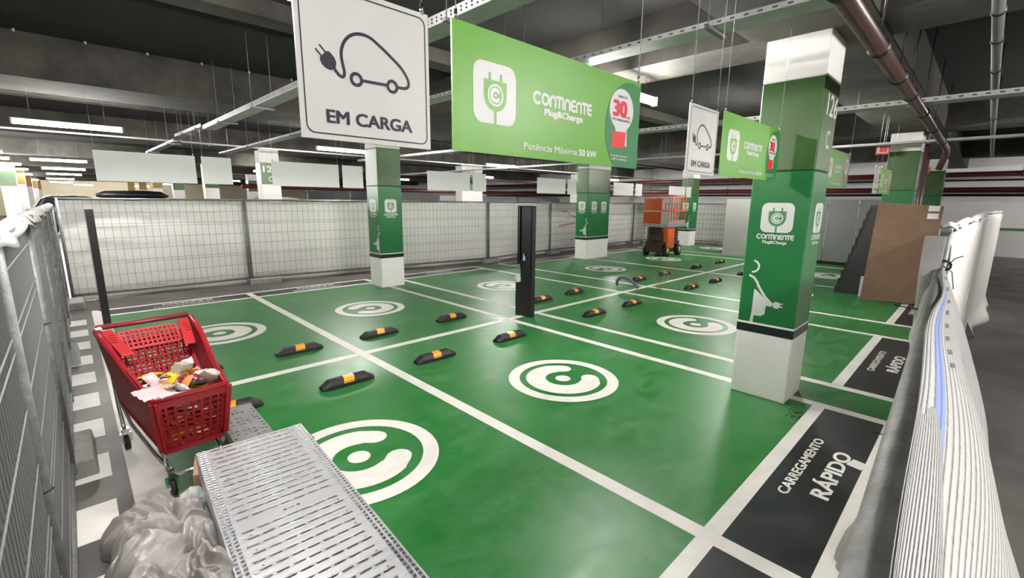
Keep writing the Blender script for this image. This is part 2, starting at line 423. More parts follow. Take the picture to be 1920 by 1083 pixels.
lamps = [(-1.95, -2.15, 'at the top edge, left of the large plug car sign'),
 (2.1, -2.2, 'just right of the large lime sign'), (7.0, -2.2, 'hidden behind column 126, over the middle bays'), 
 (-2.2, 5.75, 'longest looking, above the mesh fence at the left corner'), (2.6, 5.9, 'low behind the plug car sign beside the green column'),
 (8.3, 6.5, 'below the lime sign, over the middle of the back fence'), (13.6, 6.6, 'over the orange lift'),
 (-2.4, 16.3, 'second back in the lane behind the left fence'), (-2.3, 22.5, 'third back in the lane behind the left fence'), (-2.3, 29, 'fourth back in the lane behind the left fence'), (-2.5, 38, 'fifth back in the left lane'), (-2.5, 48, 'sixth back in the left lane'),
 (-4.15, 13.5, 'nearest of the row at the left picture edge'), (-4.2, 16.5, 'second of the row at the left picture edge'), (-4.1, 20, 'third of the row at the left picture edge'), (-4.1, 24.5, 'fourth of the row at the left picture edge'), (-4.2, 31, 'fifth of the row at the left picture edge'), (-4.3, 42, 'farthest of the row at the left picture edge'),
 (4.2, 17, 'between the blank boards behind the fence'), (5.6, 30.5, 'far lamp low beside the tall white column'), (11.4, 18.5, 'far lamp right of the near green column'), (12.6, 12.5, 'lamp beyond the lime sign'),
 (18.5, 1.0, 'above the end of the bays'), (13.4, .6, 'added to brighten the far bays, hidden behind the second pair of signs'), (18.5, 9, 'far right back lamp'), (20.5, -8.5, 'added out of view to brighten the far right wall'),  # sign-hidden lamp added to brighten the far bays, last one for the wall
 (-6.5, -7.0, 'in the aisle behind the viewer, leftmost'), (-2.4, -7.0, 'in the aisle right behind the viewer'), (1.7, -7.0, 'in the aisle right of the viewer'), (9.0, -7.5, 'added over the brown lane beyond the net for extra light'),  (-6.6, -2.2, 'added left of the near fence to brighten the column faces'),  # last two added out of view, for the cardboard and the columns' left faces
 (4.5, 45, 'far lamp in the depth right of the left lane'), (-1.0, 57, 'added to brighten the cream wall, right one'), (-5.5, 57, 'added to brighten the cream wall, left one'), (3.5, 57.5, 'added to brighten the cream wall behind the ochre columns'), (-9.5, 5, 'lamp beyond the left fence'), (-9.5, 18, 'far lamp beyond the left fence'), (-9.5, -3, 'lamp left of the viewer')]  # the three cream wall lamps are added to lift that wall
for x, y, d in lamps: make_lamp('tube lamp '+d, (x, y, ZL), 1.35)

# ================================================================ COLUMNS
def column(label, x0, y0, x1, y1, left=True, marks=(), style='green'):
    t = thing('column', label, 'column', ((x0+x1)/2, (y0+y1)/2, 0), 0, 'square concrete columns')
    hx, hy = (x1-x0)/2, (y1-y0)/2
    def seg(name, z0, z1, mt, g=0):
        b = MB(); b.box(-hx-g, -hy-g, z0, hx+g, hy+g, z1); return obj(name, b, mt, t, bevel=.012 if not g else 0)
    if style == 'green':
        seg('column_base', 0, .64, CWHITE); seg('black_band', .64, .72, CBAND, .001); seg('white_line', .72, .738, CWHITE, .001)
        seg('lower_wrap', .738, 2.16, CGREEN); seg('upper_wrap', 2.16, 2.925, CGREEND); seg('capital', 2.925, ZB+.03, CWHITE)
    elif style == 'ochre':
        seg('column_shaft', 0, 2.5, CWHITE); seg('ochre_band', 2.5, ZB+.03, YELLOWB)
    else:
        seg('column_shaft', 0, 2.3, CWHITE); seg('green_band', 2.3, 2.93, CGREEND, .001); seg('capital', 2.93, ZB+.03, CWHITE); seg('column_core', 2.3, 2.93, CWHITE)
    return t, hx, hy
def logo_block(t, M, cx, s=.275, z=1.745):
    plug_icon(t, M, s, SGREY, cx, z)
    me = join([brand(M, cx-s*.58, z-s*.5-.062, s*1.16, .045), text('Plug&Charge', M, cx-s*.38, z-s*.5-.102, s*.76, .026, .04)])
    obj('brand_lettering', me, WHITEP, t)
def person(t, M, x0, sgn=1, z0=.738):
    """white pictogram of a figure holding a plug; x0 = line of its back"""
    S = lambda pts: [(x0+sgn*p[0], z0+p[1]) for p in pts]
    ms = []
    T = lambda k: M @ Matrix.Translation((0, 0, .0002*k))
    ms.append(flat([stroke(S(arc(-.035, .545, .055, -85, 75, 10)), .018)], 'p', T(0)))
    ms.append(flat([stroke(S([(-.05, .455), (-.01, .435), (.02, .395), (.035, .36), (.10, .265), (.165, .205)]), .022)], 'p', T(1)))
    body = [(.0, .33), (.02, .32), (.115, .235), (.135, .215), (.17, .195), (.165, .18), (.12, .18), (.115, .15), (.115, .10), (.085, .075), (.02, .07), (.018, .0), (-.012, .0), (-.002, .1)]
    ms.append(flat([S(body)], 'p', T(2)))
    ms.append(flat([[(x0+sgn*x, z0+y) for x, y in circ(.205, .20, .033, 14)]], 'p', T(3)))
    for dy in (-.014, .016): ms.append(flat([stroke(S([(.22, .20+dy), (.255, .203+dy)]), .011)], 'p', T(4)))
    obj('person_pictogram', join(ms, 'person_pictogram'), WHITEP, t)
# front column 126
t, hx, hy = column('near green and white column marked 126 and C, right of the two hanging signs', 2.26, -4.05, 2.76, -3.555)
ML = frame((-hx-.002, 0, 0), (0, -1, 0), (0, 0, 1)); MF = frame((0, -hy-.002, 0), (1, 0, 0), (0, 0, 1))
logo_block(t, ML, .0, .27); person(t, ML, -.125)
logo_block(t, MF, .07, .27)
obj('column_number', text('126', MF, -.13, 2.63, .36, .17, .02), WHITEP, t)
obj('column_letter', text('C', MF, -.03, 2.36, .115, .15, .01), WHITEP, t)
for x0, lab in ((9.78, 'second green and white column behind the leaning cardboard sheet'), (17.2, 'small far column with olive paint right of the cardboard sheet')):
    t, hx, hy = column(lab, x0, -4.05, x0+.5, -3.555)
    ML = frame((-hx-.002, 0, 0), (0, -1, 0), (0, 0, 1)); logo_block(t, ML, 0, .27); person(t, ML, -.125)
# rear columns
for x0, x1, y0, y1, lab, lg in ((2.29, 2.84, 3.74, 4.25, 'green and white column standing under the large plug car sign', (.0,)),
      (9.74, 10.98, 3.91, 4.37, 'wide green and white column under the lime sign, beside the orange lift', (-.26, .28)),
      (17.2, 17.85, 3.9, 4.4, 'far green and white column between the plug car sign and the pale board', (.0,))):
    t, hx, hy = column(lab, x0, y0, x1, y1)
    ML = frame((-hx-.002, 0, 0), (0, -1, 0), (0, 0, 1)); MF = frame((0, -hy-.002, 0), (1, 0, 0), (0, 0, 1))
    logo_block(t, ML, 0, .27); person(t, ML, .205, -1)
    for c in lg: logo_block(t, MF, c, .28)
far = [(1.86, 10.05, 2.4, 10.5, 'plain', 'white column with a green 12 C band behind the blank boards'),
 (9.4, 10.05, 10.5, 10.5, 'plain', 'wide pale column behind the mesh fence, below a blank board'), (17.0, 10.05, 17.6, 10.5, 'plain', 'far pale column right of the wide one'),
 (1.9, 18, 2.4, 18.5, 'plain', 'pale green banded column in the second row behind the fence'), (9.4, 18, 9.9, 18.5, 'plain', 'pale column in the second row near the green column'), (17, 18, 17.6, 18.5, 'plain', 'pale column deep behind the middle boards'),
 (1.9, 26, 2.4, 26.5, 'plain', 'pale green banded column in the third row'), (5.6, 26, 6.1, 26.5, 'plain', 'slim pale column in the third row'), (9.4, 26, 9.9, 26.5, 'plain', 'pale column in the third row, right part'),
 (1.9, 34, 2.4, 34.5, 'ochre', 'ochre topped column above the roof box car'), (2.0, 43, 2.5, 43.5, 'ochre', 'ochre topped column second along the far row'), (2.0, 52, 2.5, 52.5, 'ochre', 'ochre topped column farthest along the right of the lane'),
 (-4.35, 24.5, -3.85, 25, 'plain', 'green banded column at the left picture edge'), (-4.35, 31, -3.85, 31.5, 'ochre', 'ochre topped column, first of the left lane row'), (-4.35, 38, -3.85, 38.5, 'ochre', 'ochre topped column, second of the left lane row'),
 (-4.35, 46, -3.85, 46.5, 'ochre', 'ochre topped column, third of the left lane row'), (-4.35, 54, -3.85, 54.5, 'ochre', 'ochre topped column, last of the left lane row')]
for x0, y0, x1, y1, st, lab in far:
    t, hx, hy = column(lab, x0, y0, x1, y1, style=st)
    if (x0, y0) == (1.86, 10.05):
        MF = frame((0, -hy-.003, 0), (1, 0, 0), (0, 0, 1)); obj('column_number', text('125', MF, -.2, 2.66, .40, .17), WHITEP, t)
        obj('column_letter', text('C', MF, -.07, 2.38, .12, .15), WHITEP, t)

# ================================================================ SIGNS
def wires(t, w2, z, zt):
    for x in (-w2+.02, w2-.02):
        b = MB(); b.tube([(x, 0, z+.02), (x, 0, zt)], .0022, 6)
        wv = obj('hanging_wire', b, GALV, t); b = MB(); b.tube([(x, 0, z-.004), (x, 0, z+.03)], .006, 8); obj('wire_clamp', b, CHROME, wv)
SB, ST_ = 2.042, 2.465
def em_sign():
    W2, H = .208, .412
    t = thing('hanging_sign', '', 'sign', (0, 0, 0), 0, 'white plug car signs over the front bays')
    b = MB(); b.box(-W2, -.004, 0, W2, .004, H); obj('sign_panel', b, SWHITE, t)
    M = frame((0, -.0052, 0), (1, 0, 0), (0, 0, 1)); L = []
    L.append(flat([rrect(-W2+.012, .014, W2-.012, H-.014, .024), rrect(-W2+.0155, .0175, W2-.0155, H-.0175, .021)], 'l', M))
    obj('border_line', join(L, 'border_line'), SINK, t)
    car = bez((-.108, .194), (-.097, .174), (-.078, .166), (-.079, .190), 8)[:-1]+bez((-.079, .190), (-.083, .215), (-.092, .235), (-.079, .262), 8)[:-1]+bez((-.079, .262), (-.062, .300), (-.018, .312), (.020, .292), 12)[:-1]+[(.043, .278), (.080, .2535)]+bez((.080, .2535), (.128, .224), (.150, .177), (.108, .1765), 12)[1:]+[(.090, .1765)]
    T = lambda i: M @ Matrix.Translation((0, 0, .0001*i))
    P = [flat([stroke(car, .0088)], 'l', T(0))]
    for cx in (-.044, .072): P.append(flat([circ(cx, .1755, .0205, 28), circ(cx, .1755, .0110, 24)], 'l', T(1)))
    P.append(flat([stroke([(-.024, .1755), (.053, .1765)], .0085, 2)], 'l', T(2)))
    P.append(flat([[(-.146, .2165), (-.1265, .2345), (-.1195, .2345), (-.106, .222), (-.1015, .211), (-.103, .198), (-.110, .190), (-.120, .1865), (-.133, .190), (-.142, .198), (-.147, .209)]], 'l', T(3)))
    for a, c in (((-.141, .218), (-.157, .2335)), ((-.130, .230), (-.1455, .246))): P.append(flat([stroke([a, c], .0045)], 'l', T(4)))
    obj('plug_car_pictogram', join(P, 'plug_car_pictogram'), SINK, t)
    obj('lettering', text('EM CARGA', M, -.139, .047, .278, .034, .035), SINK, t)
    wires(t, W2, H, ZC-2.03)
    return t
def green_sign():
    W2, H = .60, .425
    t = thing('hanging_sign', '', 'sign', (0, 0, 0), 0, 'lime green charging signs over the front bays')
    b = MB(); b.box(-W2, -.004, 0, W2, .004, H); obj('sign_panel', b, SLIME, t)
    M = frame((0, -.0052, 0), (1, 0, 0), (0, 0, 1)); T = lambda i: M @ Matrix.Translation((0, 0, .0003*i))
    plug_icon(t, M, .212, SLIME, -.405, .214)
    obj('brand_lettering', join([brand(M, -.201, .213, .392, .049), text('Plug&Charge', M, -.134, .177, .26, .025, .05)]), WHITEP, t)
    obj('lettering', join([text('Potência Máxima', M, -.25, .033, .342, .026, .01), text('50 kW', M, .103, .033, .138, .027, .045)]), WHITEP, t)
    # deep green disc at the right, cut by the edge
    disc = [(x, y) for x, y in circ(.518, .185, .216, 64, ry=.225)]
    def clip(poly, f, val, keep_less):
        out = []
        for i in range(len(poly)):
            a, c = poly[i], poly[(i+1) % len(poly)]; ia = (a[f] <= val) == keep_less; ic = (c[f] <= val) == keep_less
            if ia: out.append(a)
            if ia != ic:
                s_ = (val-a[f])/(c[f]-a[f]); out.append(tuple(a[q]+(c[q]-a[q])*s_ for q in (0, 1)))
        return out
    disc = clip(clip(disc, 0, W2, True), 1, .001, False)
    obj('deep_green_disc', flat([disc], 'd', T(1)), SDKG, t)
    bx = .435
    bulb = [(x, y) for x, y in circ(bx, .272, .104, 40, radians(-58), radians(238), ry=.098)]+[(bx-.048, .175), (bx-.044, .165), (bx+.050, .165), (bx+.052, .175)]
    o = obj('light_bulb_shape', flat([bulb], 'd', T(2)), WHITEP, t)
    bb = MB(); obj('card_edge', flat([[(bx-.02, .105), (bx+.058, .105), (bx+.052, .175), (bx-.02, .175)]], 'd', T(2.5)), WHITEP, t)
    obj('red_card', flat([[(bx-.076, .094), (bx+.040, .094), (bx+.045, .172), (bx-.070, .168)]], 'd', T(3)), SREDP, t)
    obj('number_lettering', join([text('30', T(4), bx-.077, .243, .125, .068, .06), text('min', T(4), bx+.036, .238, .044, .014, .03)]), SRED, t)
    obj('lettering', join([text('GANHE ATÉ', T(4), bx-.04, .328, .082, .011, .03), text('EM CARREGAMENTO', T(4), bx-.078, .220, .158, .010, .03)]), SINK, t)
    obj('small_print', join([text('em compras superiores', T(5), bx-.08, .050, .15, .0095, .02), text('a 30€ no Continente', T(5), bx-.075, .034, .14, .0095, .02)]), WHITEP, t)
    wires(t, W2, H, ZC-2.03)
    return t
SY = -3.80
e0 = em_sign(); e0.location = (-1.708, SY, 2.038); e0['label'] = 'large white EM CARGA sign with a plug car drawing, nearest hanging sign'
g0 = green_sign(); g0.location = (-.805, SY, 2.045); g0['label'] = 'large lime green charging sign hanging right of the big plug car sign'
g0['category'] = 'sign'
dup(e0, (.572, SY, 2.052), label='smaller looking white EM CARGA sign left of column 126')
dup(g0, (1.475, SY, 2.062), label='lime green charging sign that overlaps the left side of column 126')
dup(e0, (3.44, SY, 2.065), label='white EM CARGA sign hidden behind column 126')
dup(g0, (4.345, SY, 2.072), label='lime green charging sign peeking out right of column 126')
dup(e0, (7.1, SY, 2.05), label='white EM CARGA sign just left of the second front column')
dup(g0, (8.03, SY, 2.06), label='lime green charging sign in front of the second front column')
def blank(label, x0, z0, x1, z1, y=3.8):
    t = thing('hanging_board', label, 'sign', ((x0+x1)/2, y, z0), 0, 'blank backs of the signs over the rear bays'); w2 = (x1-x0)/2; H = z1-z0
    b = MB(); b.box(-w2, -.004, 0, w2, .004, H); obj('sign_panel', b, SBACK, t); wires(t, w2, H, ZB-z0 if 3.15 < y < 4.25 else ZC-z0)
YB = 3.8
for x0, x1, lab in ((-2.05, -.84, 'wide blank white board, leftmost hanging over the rear bays'), (-.755, -.335, 'narrow blank white board beside the leftmost wide one'),
    (.29, 1.50, 'wide blank white board in front of the 12 C column'), (1.575, 2.0, 'narrow blank white board left of the near green column'),
    (3.55, 4.78, 'wide blank white board right of the near green column'), (4.87, 5.30, 'narrow blank white board right of the middle wide one'),
    (7.2, 8.45, 'wide blank white board left of the wide green column'), (8.55, 8.98, 'narrow blank white board touching the wide green column'),
    (11.0, 12.25, 'wide blank white board right of the wide green column'), (12.4, 12.85, 'narrow blank white board above the orange lift'),
    (14.9, 16.3, 'wide blank white board left of the far green column'), (16.4, 16.85, 'narrow blank white board by the far green column')):
    blank(lab, x0, 2.10, x1, 2.53)
# fire equipment signs
for x, y, z, lab in ((9.45, -3.50, 2.86, 'small square red sign left of the second front column'), (16.6, -3.62, 2.80, 'small square red sign on the far front column')):
    t = thing('fire_sign', lab, 'sign', (x, y, z), 0, 'red fire equipment signs'); b = MB(); b.box(-.01, -.11, 0, .01, .11, .2); obj('sign_panel', b, SREDP, t)
    b = MB(); b.box(-.013, -.085, .025, -.0105, .085, .175); o = obj('white_symbol', b, WHITEP, t)
    b = MB(); b.box(-.015, -.07, .04, -.0132, .05, .16); obj('symbol_square', b, SREDP, o)
    b = MB(); b.bar((0, 0, .2), (0, 0, ZB+.02-z), .01); obj('hanging_wire', b, GALV, t)

# ================================================================ CABLE TRAYS AND PIPES
def cable_tray(label, p, q, wid, ht, step=.10, zt=None, near=True, hang=()):
    t = thing('cable_tray', label, 'cable tray', (0, 0, 0), 0, 'perforated cable trays under the slab')
    p, q = Vector(p), Vector(q); d = (q-p); L = d.length; n = d.normalized(); s_ = n.cross(Vector((0, 0, 1))).normalized()
    if near:
        for sg, nm in ((-1, 'tray_side'), (1, 'tray_side')):
            loops = [[(0, 0), (L, 0), (L, ht), (0, ht)]]
            k = int(L/step)
            for i in range(k):
                x = (i+.5)*step
                for zz in ((.35, .68) if ht > .05 else (.5,)): loops.append([(x-step*.18, ht*zz-.006), (x+step*.18, ht*zz-.006), (x+step*.18, ht*zz+.006), (x-step*.18, ht*zz+.006)])
            obj('tray_side', flat(loops, 's', frame(p+s_*sg*wid/2, n, (0, 0, 1)), .002), TRAYD, t)
        b = MB(); b.obox((p+q)/2+Vector((0, 0, .001)), d/2, s_*wid/2, (0, 0, .001)); obj('tray_bottom', b, TRAYD, t)
    else:
        b = MB(); b.obox((p+q)/2+Vector((0, 0, ht/2)), d/2, s_*.002, (0, 0, ht/2)); b.obox((p+q)/2, d/2, s_*wid/2, (0, 0, .002)); obj('tray_bottom', b, TRAYD, t)
    for f in hang:
        c = p+d*f; b = MB()
        b.bar(c-s_*(wid/2+.05)-Vector((0, 0, .015)), c+s_*(wid/2+.05)-Vector((0, 0, .015)), .035, .02)
        for sg in (-1, 1): b.tube([c+s_*sg*(wid/2+.03)-Vector((0, 0, .02)), Vector((*(c+s_*sg*(wid/2+.03)).xy, ZB-.002 if 3.15 < c.y < 4.25 or -4.35 < c.y < -3.45 else ZC-.003))], .0035, 6)
        obj('tray_hanger', b, DROD, t)
cable_tray('bright perforated cable tray running behind the plug car sign to the top edge', (-.42, -7.5, 2.96), (-.56, 4.0, 2.98), .17, .062, .05, hang=(.25, .42, .6, .76, .9))
cable_tray('continuation of the bright tray stepping up toward the blank board', (-.58, 4.1, 3.03), (-.64, 6.2, 3.05), .14, .05, .1, hang=(.1, .6))
cable_tray('short lower stretch of tray above the leftmost blank board', (-.64, 6.4, 2.98), (-.72, 10.0, 2.98), .14, .05, .1, hang=(.1, .8))
cable_tray('slim perforated tray running from above the lime sign to the top edge', (1.06, -8.5, 3.05), (.82, 9.5, 3.05), .20, .036, .085, hang=(.27, .38, .52, .7, .85))
cable_tray('far perforated tray passing right of column 126', (4.98, -12, 2.98), (4.05, 8, 2.98), .24, .05, .1, near=True, hang=(.12, .33, .5, .62, .8))
cable_tray('thin tray crossing above the left fence lamp', (-12, 7.96, 3.12), (22, 7.96, 3.12), .10, .035, near=False, hang=(.25, .36, .5, .7))
cable_tray('far thin tray in the dark right part of the ceiling', (9.2, -12, 3.0), (8.8, 14, 3.0), .2, .05, near=False, hang=(.3, .5, .7))
def pipe(label, pts, r, mt, name='pipe', coll=(), cat='pipe', hang=True):
    t = thing(name, label, cat, (0, 0, 0), 0, 'pipes under the slab')
    b = MB(); b.tube(pts, r, 14); obj('pipe_run', b, mt, t)
    pts = [Vector(p) for p in pts]; d = pts[-1]-pts[0] if len(pts) == 2 else pts[1]-pts[0]
    for f in coll:
        c = pts[0]+d*f; n = d.normalized(); b = MB(); b.tube([c-n*.02, c+n*.02], r*1.22, 14)
        b.tube([c+Vector((0, 0, r)), Vector((c.x, c.y, ZB-.002 if -4.35 < c.y < -3.45 else ZC-.003))], .006, 6); obj('pipe_clamp', b, BLACK, t)
pipe('thick brown drain pipe running past the top of column 126', [(-6, -4.50, 2.90), (9.3, -4.44, 2.90), (9.62, -4.43, 2.82), (9.72, -4.36, 2.55)], .052, BROWNP, coll=(.42, .5, .565, .62, .70, .8, .92))
pipe('dark vertical pipe beside the second front column', [(9.66, -4.16, 3.2), (9.66, -4.16, .0)], .055, BROWNP, name='downpipe')
pipe('slim grey pipe at the upper right of the ceiling', [(-4, -4.985, 3.2), (16, -4.99, 3.2)], .035, GREYP, coll=(.32, .36, .42, .5, .6))
pipe('dark red pipe crossing the far end below the beams', [(20, -15, 2.38), (20, 22, 2.44)], .10, REDP, coll=(.2, .35, .5, .7))
pipe('second dark red pipe, higher at the far end', [(20.6, -15, 2.95), (20.6, 22, 2.95)], .09, REDP, coll=(.25, .5, .7))
pipe('thin dark pipe between the red pipes', [(19.5, -15, 2.70), (19.5, 22, 2.72)], .03, BLACK, coll=(.3, .6))
pipe('black low pipe at the far end', [(19.6, -15, 2.22), (19.6, 22, 2.24)], .05, BLACK, coll=(.3, .6))
pipe('rusty pipe over the middle of the back fence', [(9.0, 9.2, 2.72), (22.4, 9.4, 2.72)], .06, BROWNP, coll=(.2, .5))
pipe('red sprinkler main behind the blank boards', [(2.6, 15.2, 2.35), (22.4, 15.2, 2.35)], .09, REDP, coll=(.2, .5, .8))
# ceiling sensors
for x, y, lab in ((-1.55, 4.75, 'small white round sensor above the long lamp at left'), (.35, 1.9, 'small round sensor between the two big signs')):
    b = MB(); b.tube([(0, 0, 0), (0, 0, -.03), (0, 0, -.045)], [.055, .05, .02], 16)
    o = obj('smoke_detector', b, CWHITE, loc=(x, y, ZC)); tag(o, lab, 'smoke detector', 'smoke detectors on the slab')

# ================================================================ FENCES
def fence_panel(label, p, q, ht, zb=.14, dx=.115, r=.02, wr=.0028, rows=None, ties=(), mid=False):
    """welded mesh site fence panel between two feet"""
    p, q = Vector((*p, 0)), Vector((*q, 0)); d = q-p; L = d.length
    t = thing('mesh_fence', label, 'fence', p, math.atan2(d.y, d.x), 'galvanised mesh fence panels')
    b = MB(); b.tube([(0, 0, ht), (L, 0, ht)], r*.85, 10); obj('top_rail', b, FGALV, t)
    b = MB(); b.tube([(0, 0, zb), (L, 0, zb)], r*.85, 10); obj('bottom_rail', b, FGALV, t)
    for x in (.025, L-.025)+((L*.54,) if mid else ()):
        b = MB(); b.tube([(x, 0, .06), (x, 0, ht+.015)], r, 12); obj('fence_post', b, FGALV, t)
    b = MB(); n = int(L/dx)
    for i in range(1, n): b.tube([(i*L/n, 0, zb), (i*L/n, 0, ht)], wr, 4, cap=False)
    z = zb+.1; k = 0
    while z < ht-.02:
        b.tube([(0, .004, z), (L, .004, z)], wr, 4, cap=False)
        z += (.05 if k % 4 == 2 else .21); k += 1
    obj('wire_mesh', b, WIRE, t)
    for x, z in ties:
        b = MB(); b.tube([(x+.028*cos(a), .03*sin(a), z+.004*sin(2*a)) for a in [2*pi*i/12 for i in range(12)]], .0035, 6, closed=True)
        b.tube([(x+.02, -.03, z), (x+.05, -.055, z-.012)], .0025, 5); obj('cable_tie', b, BLACK, t)
    return t
def sheet(name, label, p, q, z0, z1, side, amp=.03, flare=.12, fold=.05, nx=70, mt=SHEET, wav=1.0, seed=0, group='white sheeting on the fences', off=.05):
    """plastic sheeting behind a fence, folded over its top, skirt on the floor"""
    p, q = Vector((*p, 0)), Vector((*q, 0)); d = q-p; L = d.length; rs = random.Random(seed)
    ph = [rs.uniform(0, 6.28) for _ in range(8)]
    def nz(s_, tt):
        return amp*(sin(s_*L*2.1+ph[0]+tt*1.7)*.5+sin(s_*L*5.3+ph[1]-tt*3)*.25+sin(s_*L*11+ph[2]+tt*5)*.12)
    def fn(s_, tt):
        x = s_*L; sk = tt
        z = z0+(z1-z0)*tt
        y = side*(off+amp)+nz(s_, tt)*(1 if tt < .93 else .3)
        if tt < .12: y -= side*flare*(1-tt/.12)*(1+.5*sin(s_*L*3*wav+ph[3]))*(-1 if z0 < .02 else 0)
        if tt > .985: y = -side*.0; 
        z += .012*sin(s_*L*7+ph[4])*(tt > .95)
        return (x, y, max(z, .006))
    b = MB(); b.grid(fn, nx, 26)
    if fold:
        b.grid(lambda s_, tt: (s_*L, side*(off+.01-(off+.05)*tt)+.010*sin(s_*L*9+ph[5]), z1+.022*sin(pi*tt)+.006*sin(s_*L*13+ph[6])-.08*max(0, tt-.6)*(1+.6*sin(s_*L*4+ph[7]))), nx, 8)
    o = obj(name, b, mt, loc=p, fixn=False); o.rotation_euler = (0, 0, math.atan2(d.y, d.x))
    md = o.modifiers.new('thickness', 'SOLIDIFY'); md.thickness = .003
    return tag(o, label, 'sheeting', group)
FT = 1.84
# back fence
bf = [(-2.55, 6.03), (.36, 6.10), (3.55, 5.80), (6.79, 5.42), (10.15, 5.85), (13.4, 5.95), (16.2, 6.1), (18.8, 6.15)]
blab = ['first from the left corner, black post in front', 'second from the left corner', 'third, behind the near green column', 'fourth, behind the black charger column', 'fifth, beside the wide green column', 'sixth, behind the orange lift', 'farthest on the right']
for i in range(7):
    tl = FT-.02*(i > 3)
    fence_panel('mesh panel of the back fence, '+blab[i], bf[i], bf[i+1], tl, r=.022, wr=.0026 if i < 4 else .004, dx=.115)
    sheet('fence_sheeting', 'white sheeting on the back fence, '+blab[i], bf[i], bf[i+1], .005, FT-.02, 1, .03, .07, 0, seed=i+3)
for i, (a_, c_, lab) in enumerate((((18.9, 6.0), (18.9, 2.9), 'beside the far green column'), ((18.9, 2.85), (18.9, -.25), 'behind the pale grey board'), ((18.9, -.3), (18.9, -3.4), 'behind the grey boards'))):
    fence_panel('mesh panel closing the far end, '+lab, a_, c_, FT, r=.022, wr=.005, dx=.16)
    sheet('fence_sheeting', 'white sheeting on the far end fence, '+lab, a_, c_, .005, FT-.02, 1, .03, .05, 0, seed=60+i)
# left fence (the photographer stands beside it)
lf = [(-2.6, 5.9), (-2.6, 2.1), (-2.6, -1.15), (-2.6, -4.3), (-2.62, -5.3)]
llab = ['far end at the back corner', 'second from the back corner', 'third, beside the red cart', 'nearest, at the lower left edge']
for i in range(4):
    fence_panel('mesh panel of the left fence, '+llab[i], lf[i], lf[i+1], 1.73, r=.024, wr=.0035, dx=.05, ties=((.03, 1.1), (1.7, .8)) if i in (1, 2) else (), mid=i < 3)
    sheet('fence_sheeting', 'grubby white plastic behind the left fence, '+llab[i], lf[i], lf[i+1], .02, 1.74, -1, .03, 0, .05, mt=SHEETD, seed=20+i)
# near right fence, its plastic wrap and the long white sheet beyond
rf = [(-3.4, -5.165), (.36, -5.02), (3.6, -5.08), (6.8, -5.12), (9.85, -5.30)]
fence_panel('low mesh panel of the right fence directly below the viewer', rf[0], (.30, -5.025), 1.58, r=.022, wr=.003, dx=.07)
fence_panel('mesh panel of the right fence, first beyond the tied net', rf[1], rf[2], 1.76, r=.021, wr=.003, ties=((.03, 1.42), (.03, .75), (.03, .18)))
fence_panel('mesh panel of the right fence, second beyond the tied net', rf[2], rf[3], 1.76, r=.021, wr=.004)
fence_panel('mesh panel of the right fence, farthest', rf[3], rf[4], 1.76, r=.021, wr=.004)
sheet('fence_sheeting', 'smooth white sheet over the right fence just beyond the tied net', (.40, -5.02), rf[2], .02, 1.765, -1, .008, .0, .05, seed=41, off=.016)
sheet('fence_sheeting', 'smooth white sheet over the middle of the right fence', rf[2], rf[3], .005, 1.765, -1, .010, .0, .05, seed=42, off=.016)
sheet('fence_sheeting', 'far end of the white sheet on the right fence, trailing on the floor', rf[3], rf[4], .005, 1.765, -1, .02, .10, .05, seed=43, off=.016)
# feet
def foot(label, x, y, rz, L=.62, W=.22, H=.12):
    b = MB(); b.prism([(-W/2, 0), (W/2, 0), (W/2-.015, H), (-W/2+.015, H)], 'x', -L/2, L/2)
    o = obj('fence_block', b, BEIGEB, loc=(x, y, 0), bevel=.012); o.rotation_euler = (0, 0, rz)
    return tag(o, label, 'fence foot', 'concrete fence feet')
for x, y, rz, lab in ((.62, 5.98, -.1, 'concrete fence foot right of the first fence joint'), (3.55, 5.70, -.1, 'concrete fence foot behind the near green column'), (6.85, 5.38, 0, 'concrete fence foot left of the black charger column'),
   (10.2, 5.72, .1, 'concrete fence foot at the joint right of the charger column'), (13.4, 5.9, 0, 'concrete fence foot behind the orange lift'), (16.2, 5.98, 0, 'concrete fence foot left of the far green column'), (18.75, 2.9, 1.57, 'concrete fence foot right of the far green column')): foot('', x, y, rz)['label'] = lab
foot('concrete fence foot by the cart wheel at the left fence', -2.59, -.86, pi/2, .56, .24, .13)
foot('concrete fence foot halfway along the left fence', -2.62, 2.1, pi/2)
foot('concrete fence foot in the back left corner', -2.5, 5.6, pi/2)
foot('concrete fence foot at the nearest joint of the right fence', .36, -5.02, 0, .5, .2, .12)
# plastic wrapped bundle round the right fence joint
b = MB()
b.grid(lambda s_, t_: (.315+.040*cos(2*pi*t_)*(1+.25*sin(9*s_+5*t_)+.2*sin(23*s_))*(1.5 if s_ < .1 else 1)*(1-.5*max(0, s_-.9)*10), -5.0+.036*sin(2*pi*t_)*(1+.25*cos(11*s_+7*t_)), .02+1.72*s_), 60, 22)
o = obj('plastic_wrap', b, SHEETD); tag(o, 'grubby plastic wound round the fence posts at the right fence joint', 'plastic wrap')
b = MB()
for z, rr in ((1.42, .046), (.80, .046), (.17, .055)):
    b.tube([(.315+rr*cos(a), -5.0+rr*sin(a), z+.006*sin(2*a)) for a in [2*pi*i/20 for i in range(20)]], .004, 6, closed=True); b.tube([(.25, -4.95, z), (.22, -4.90, z+.01)], .0025, 5)
obj('cable_tie', b, BLACK, o)

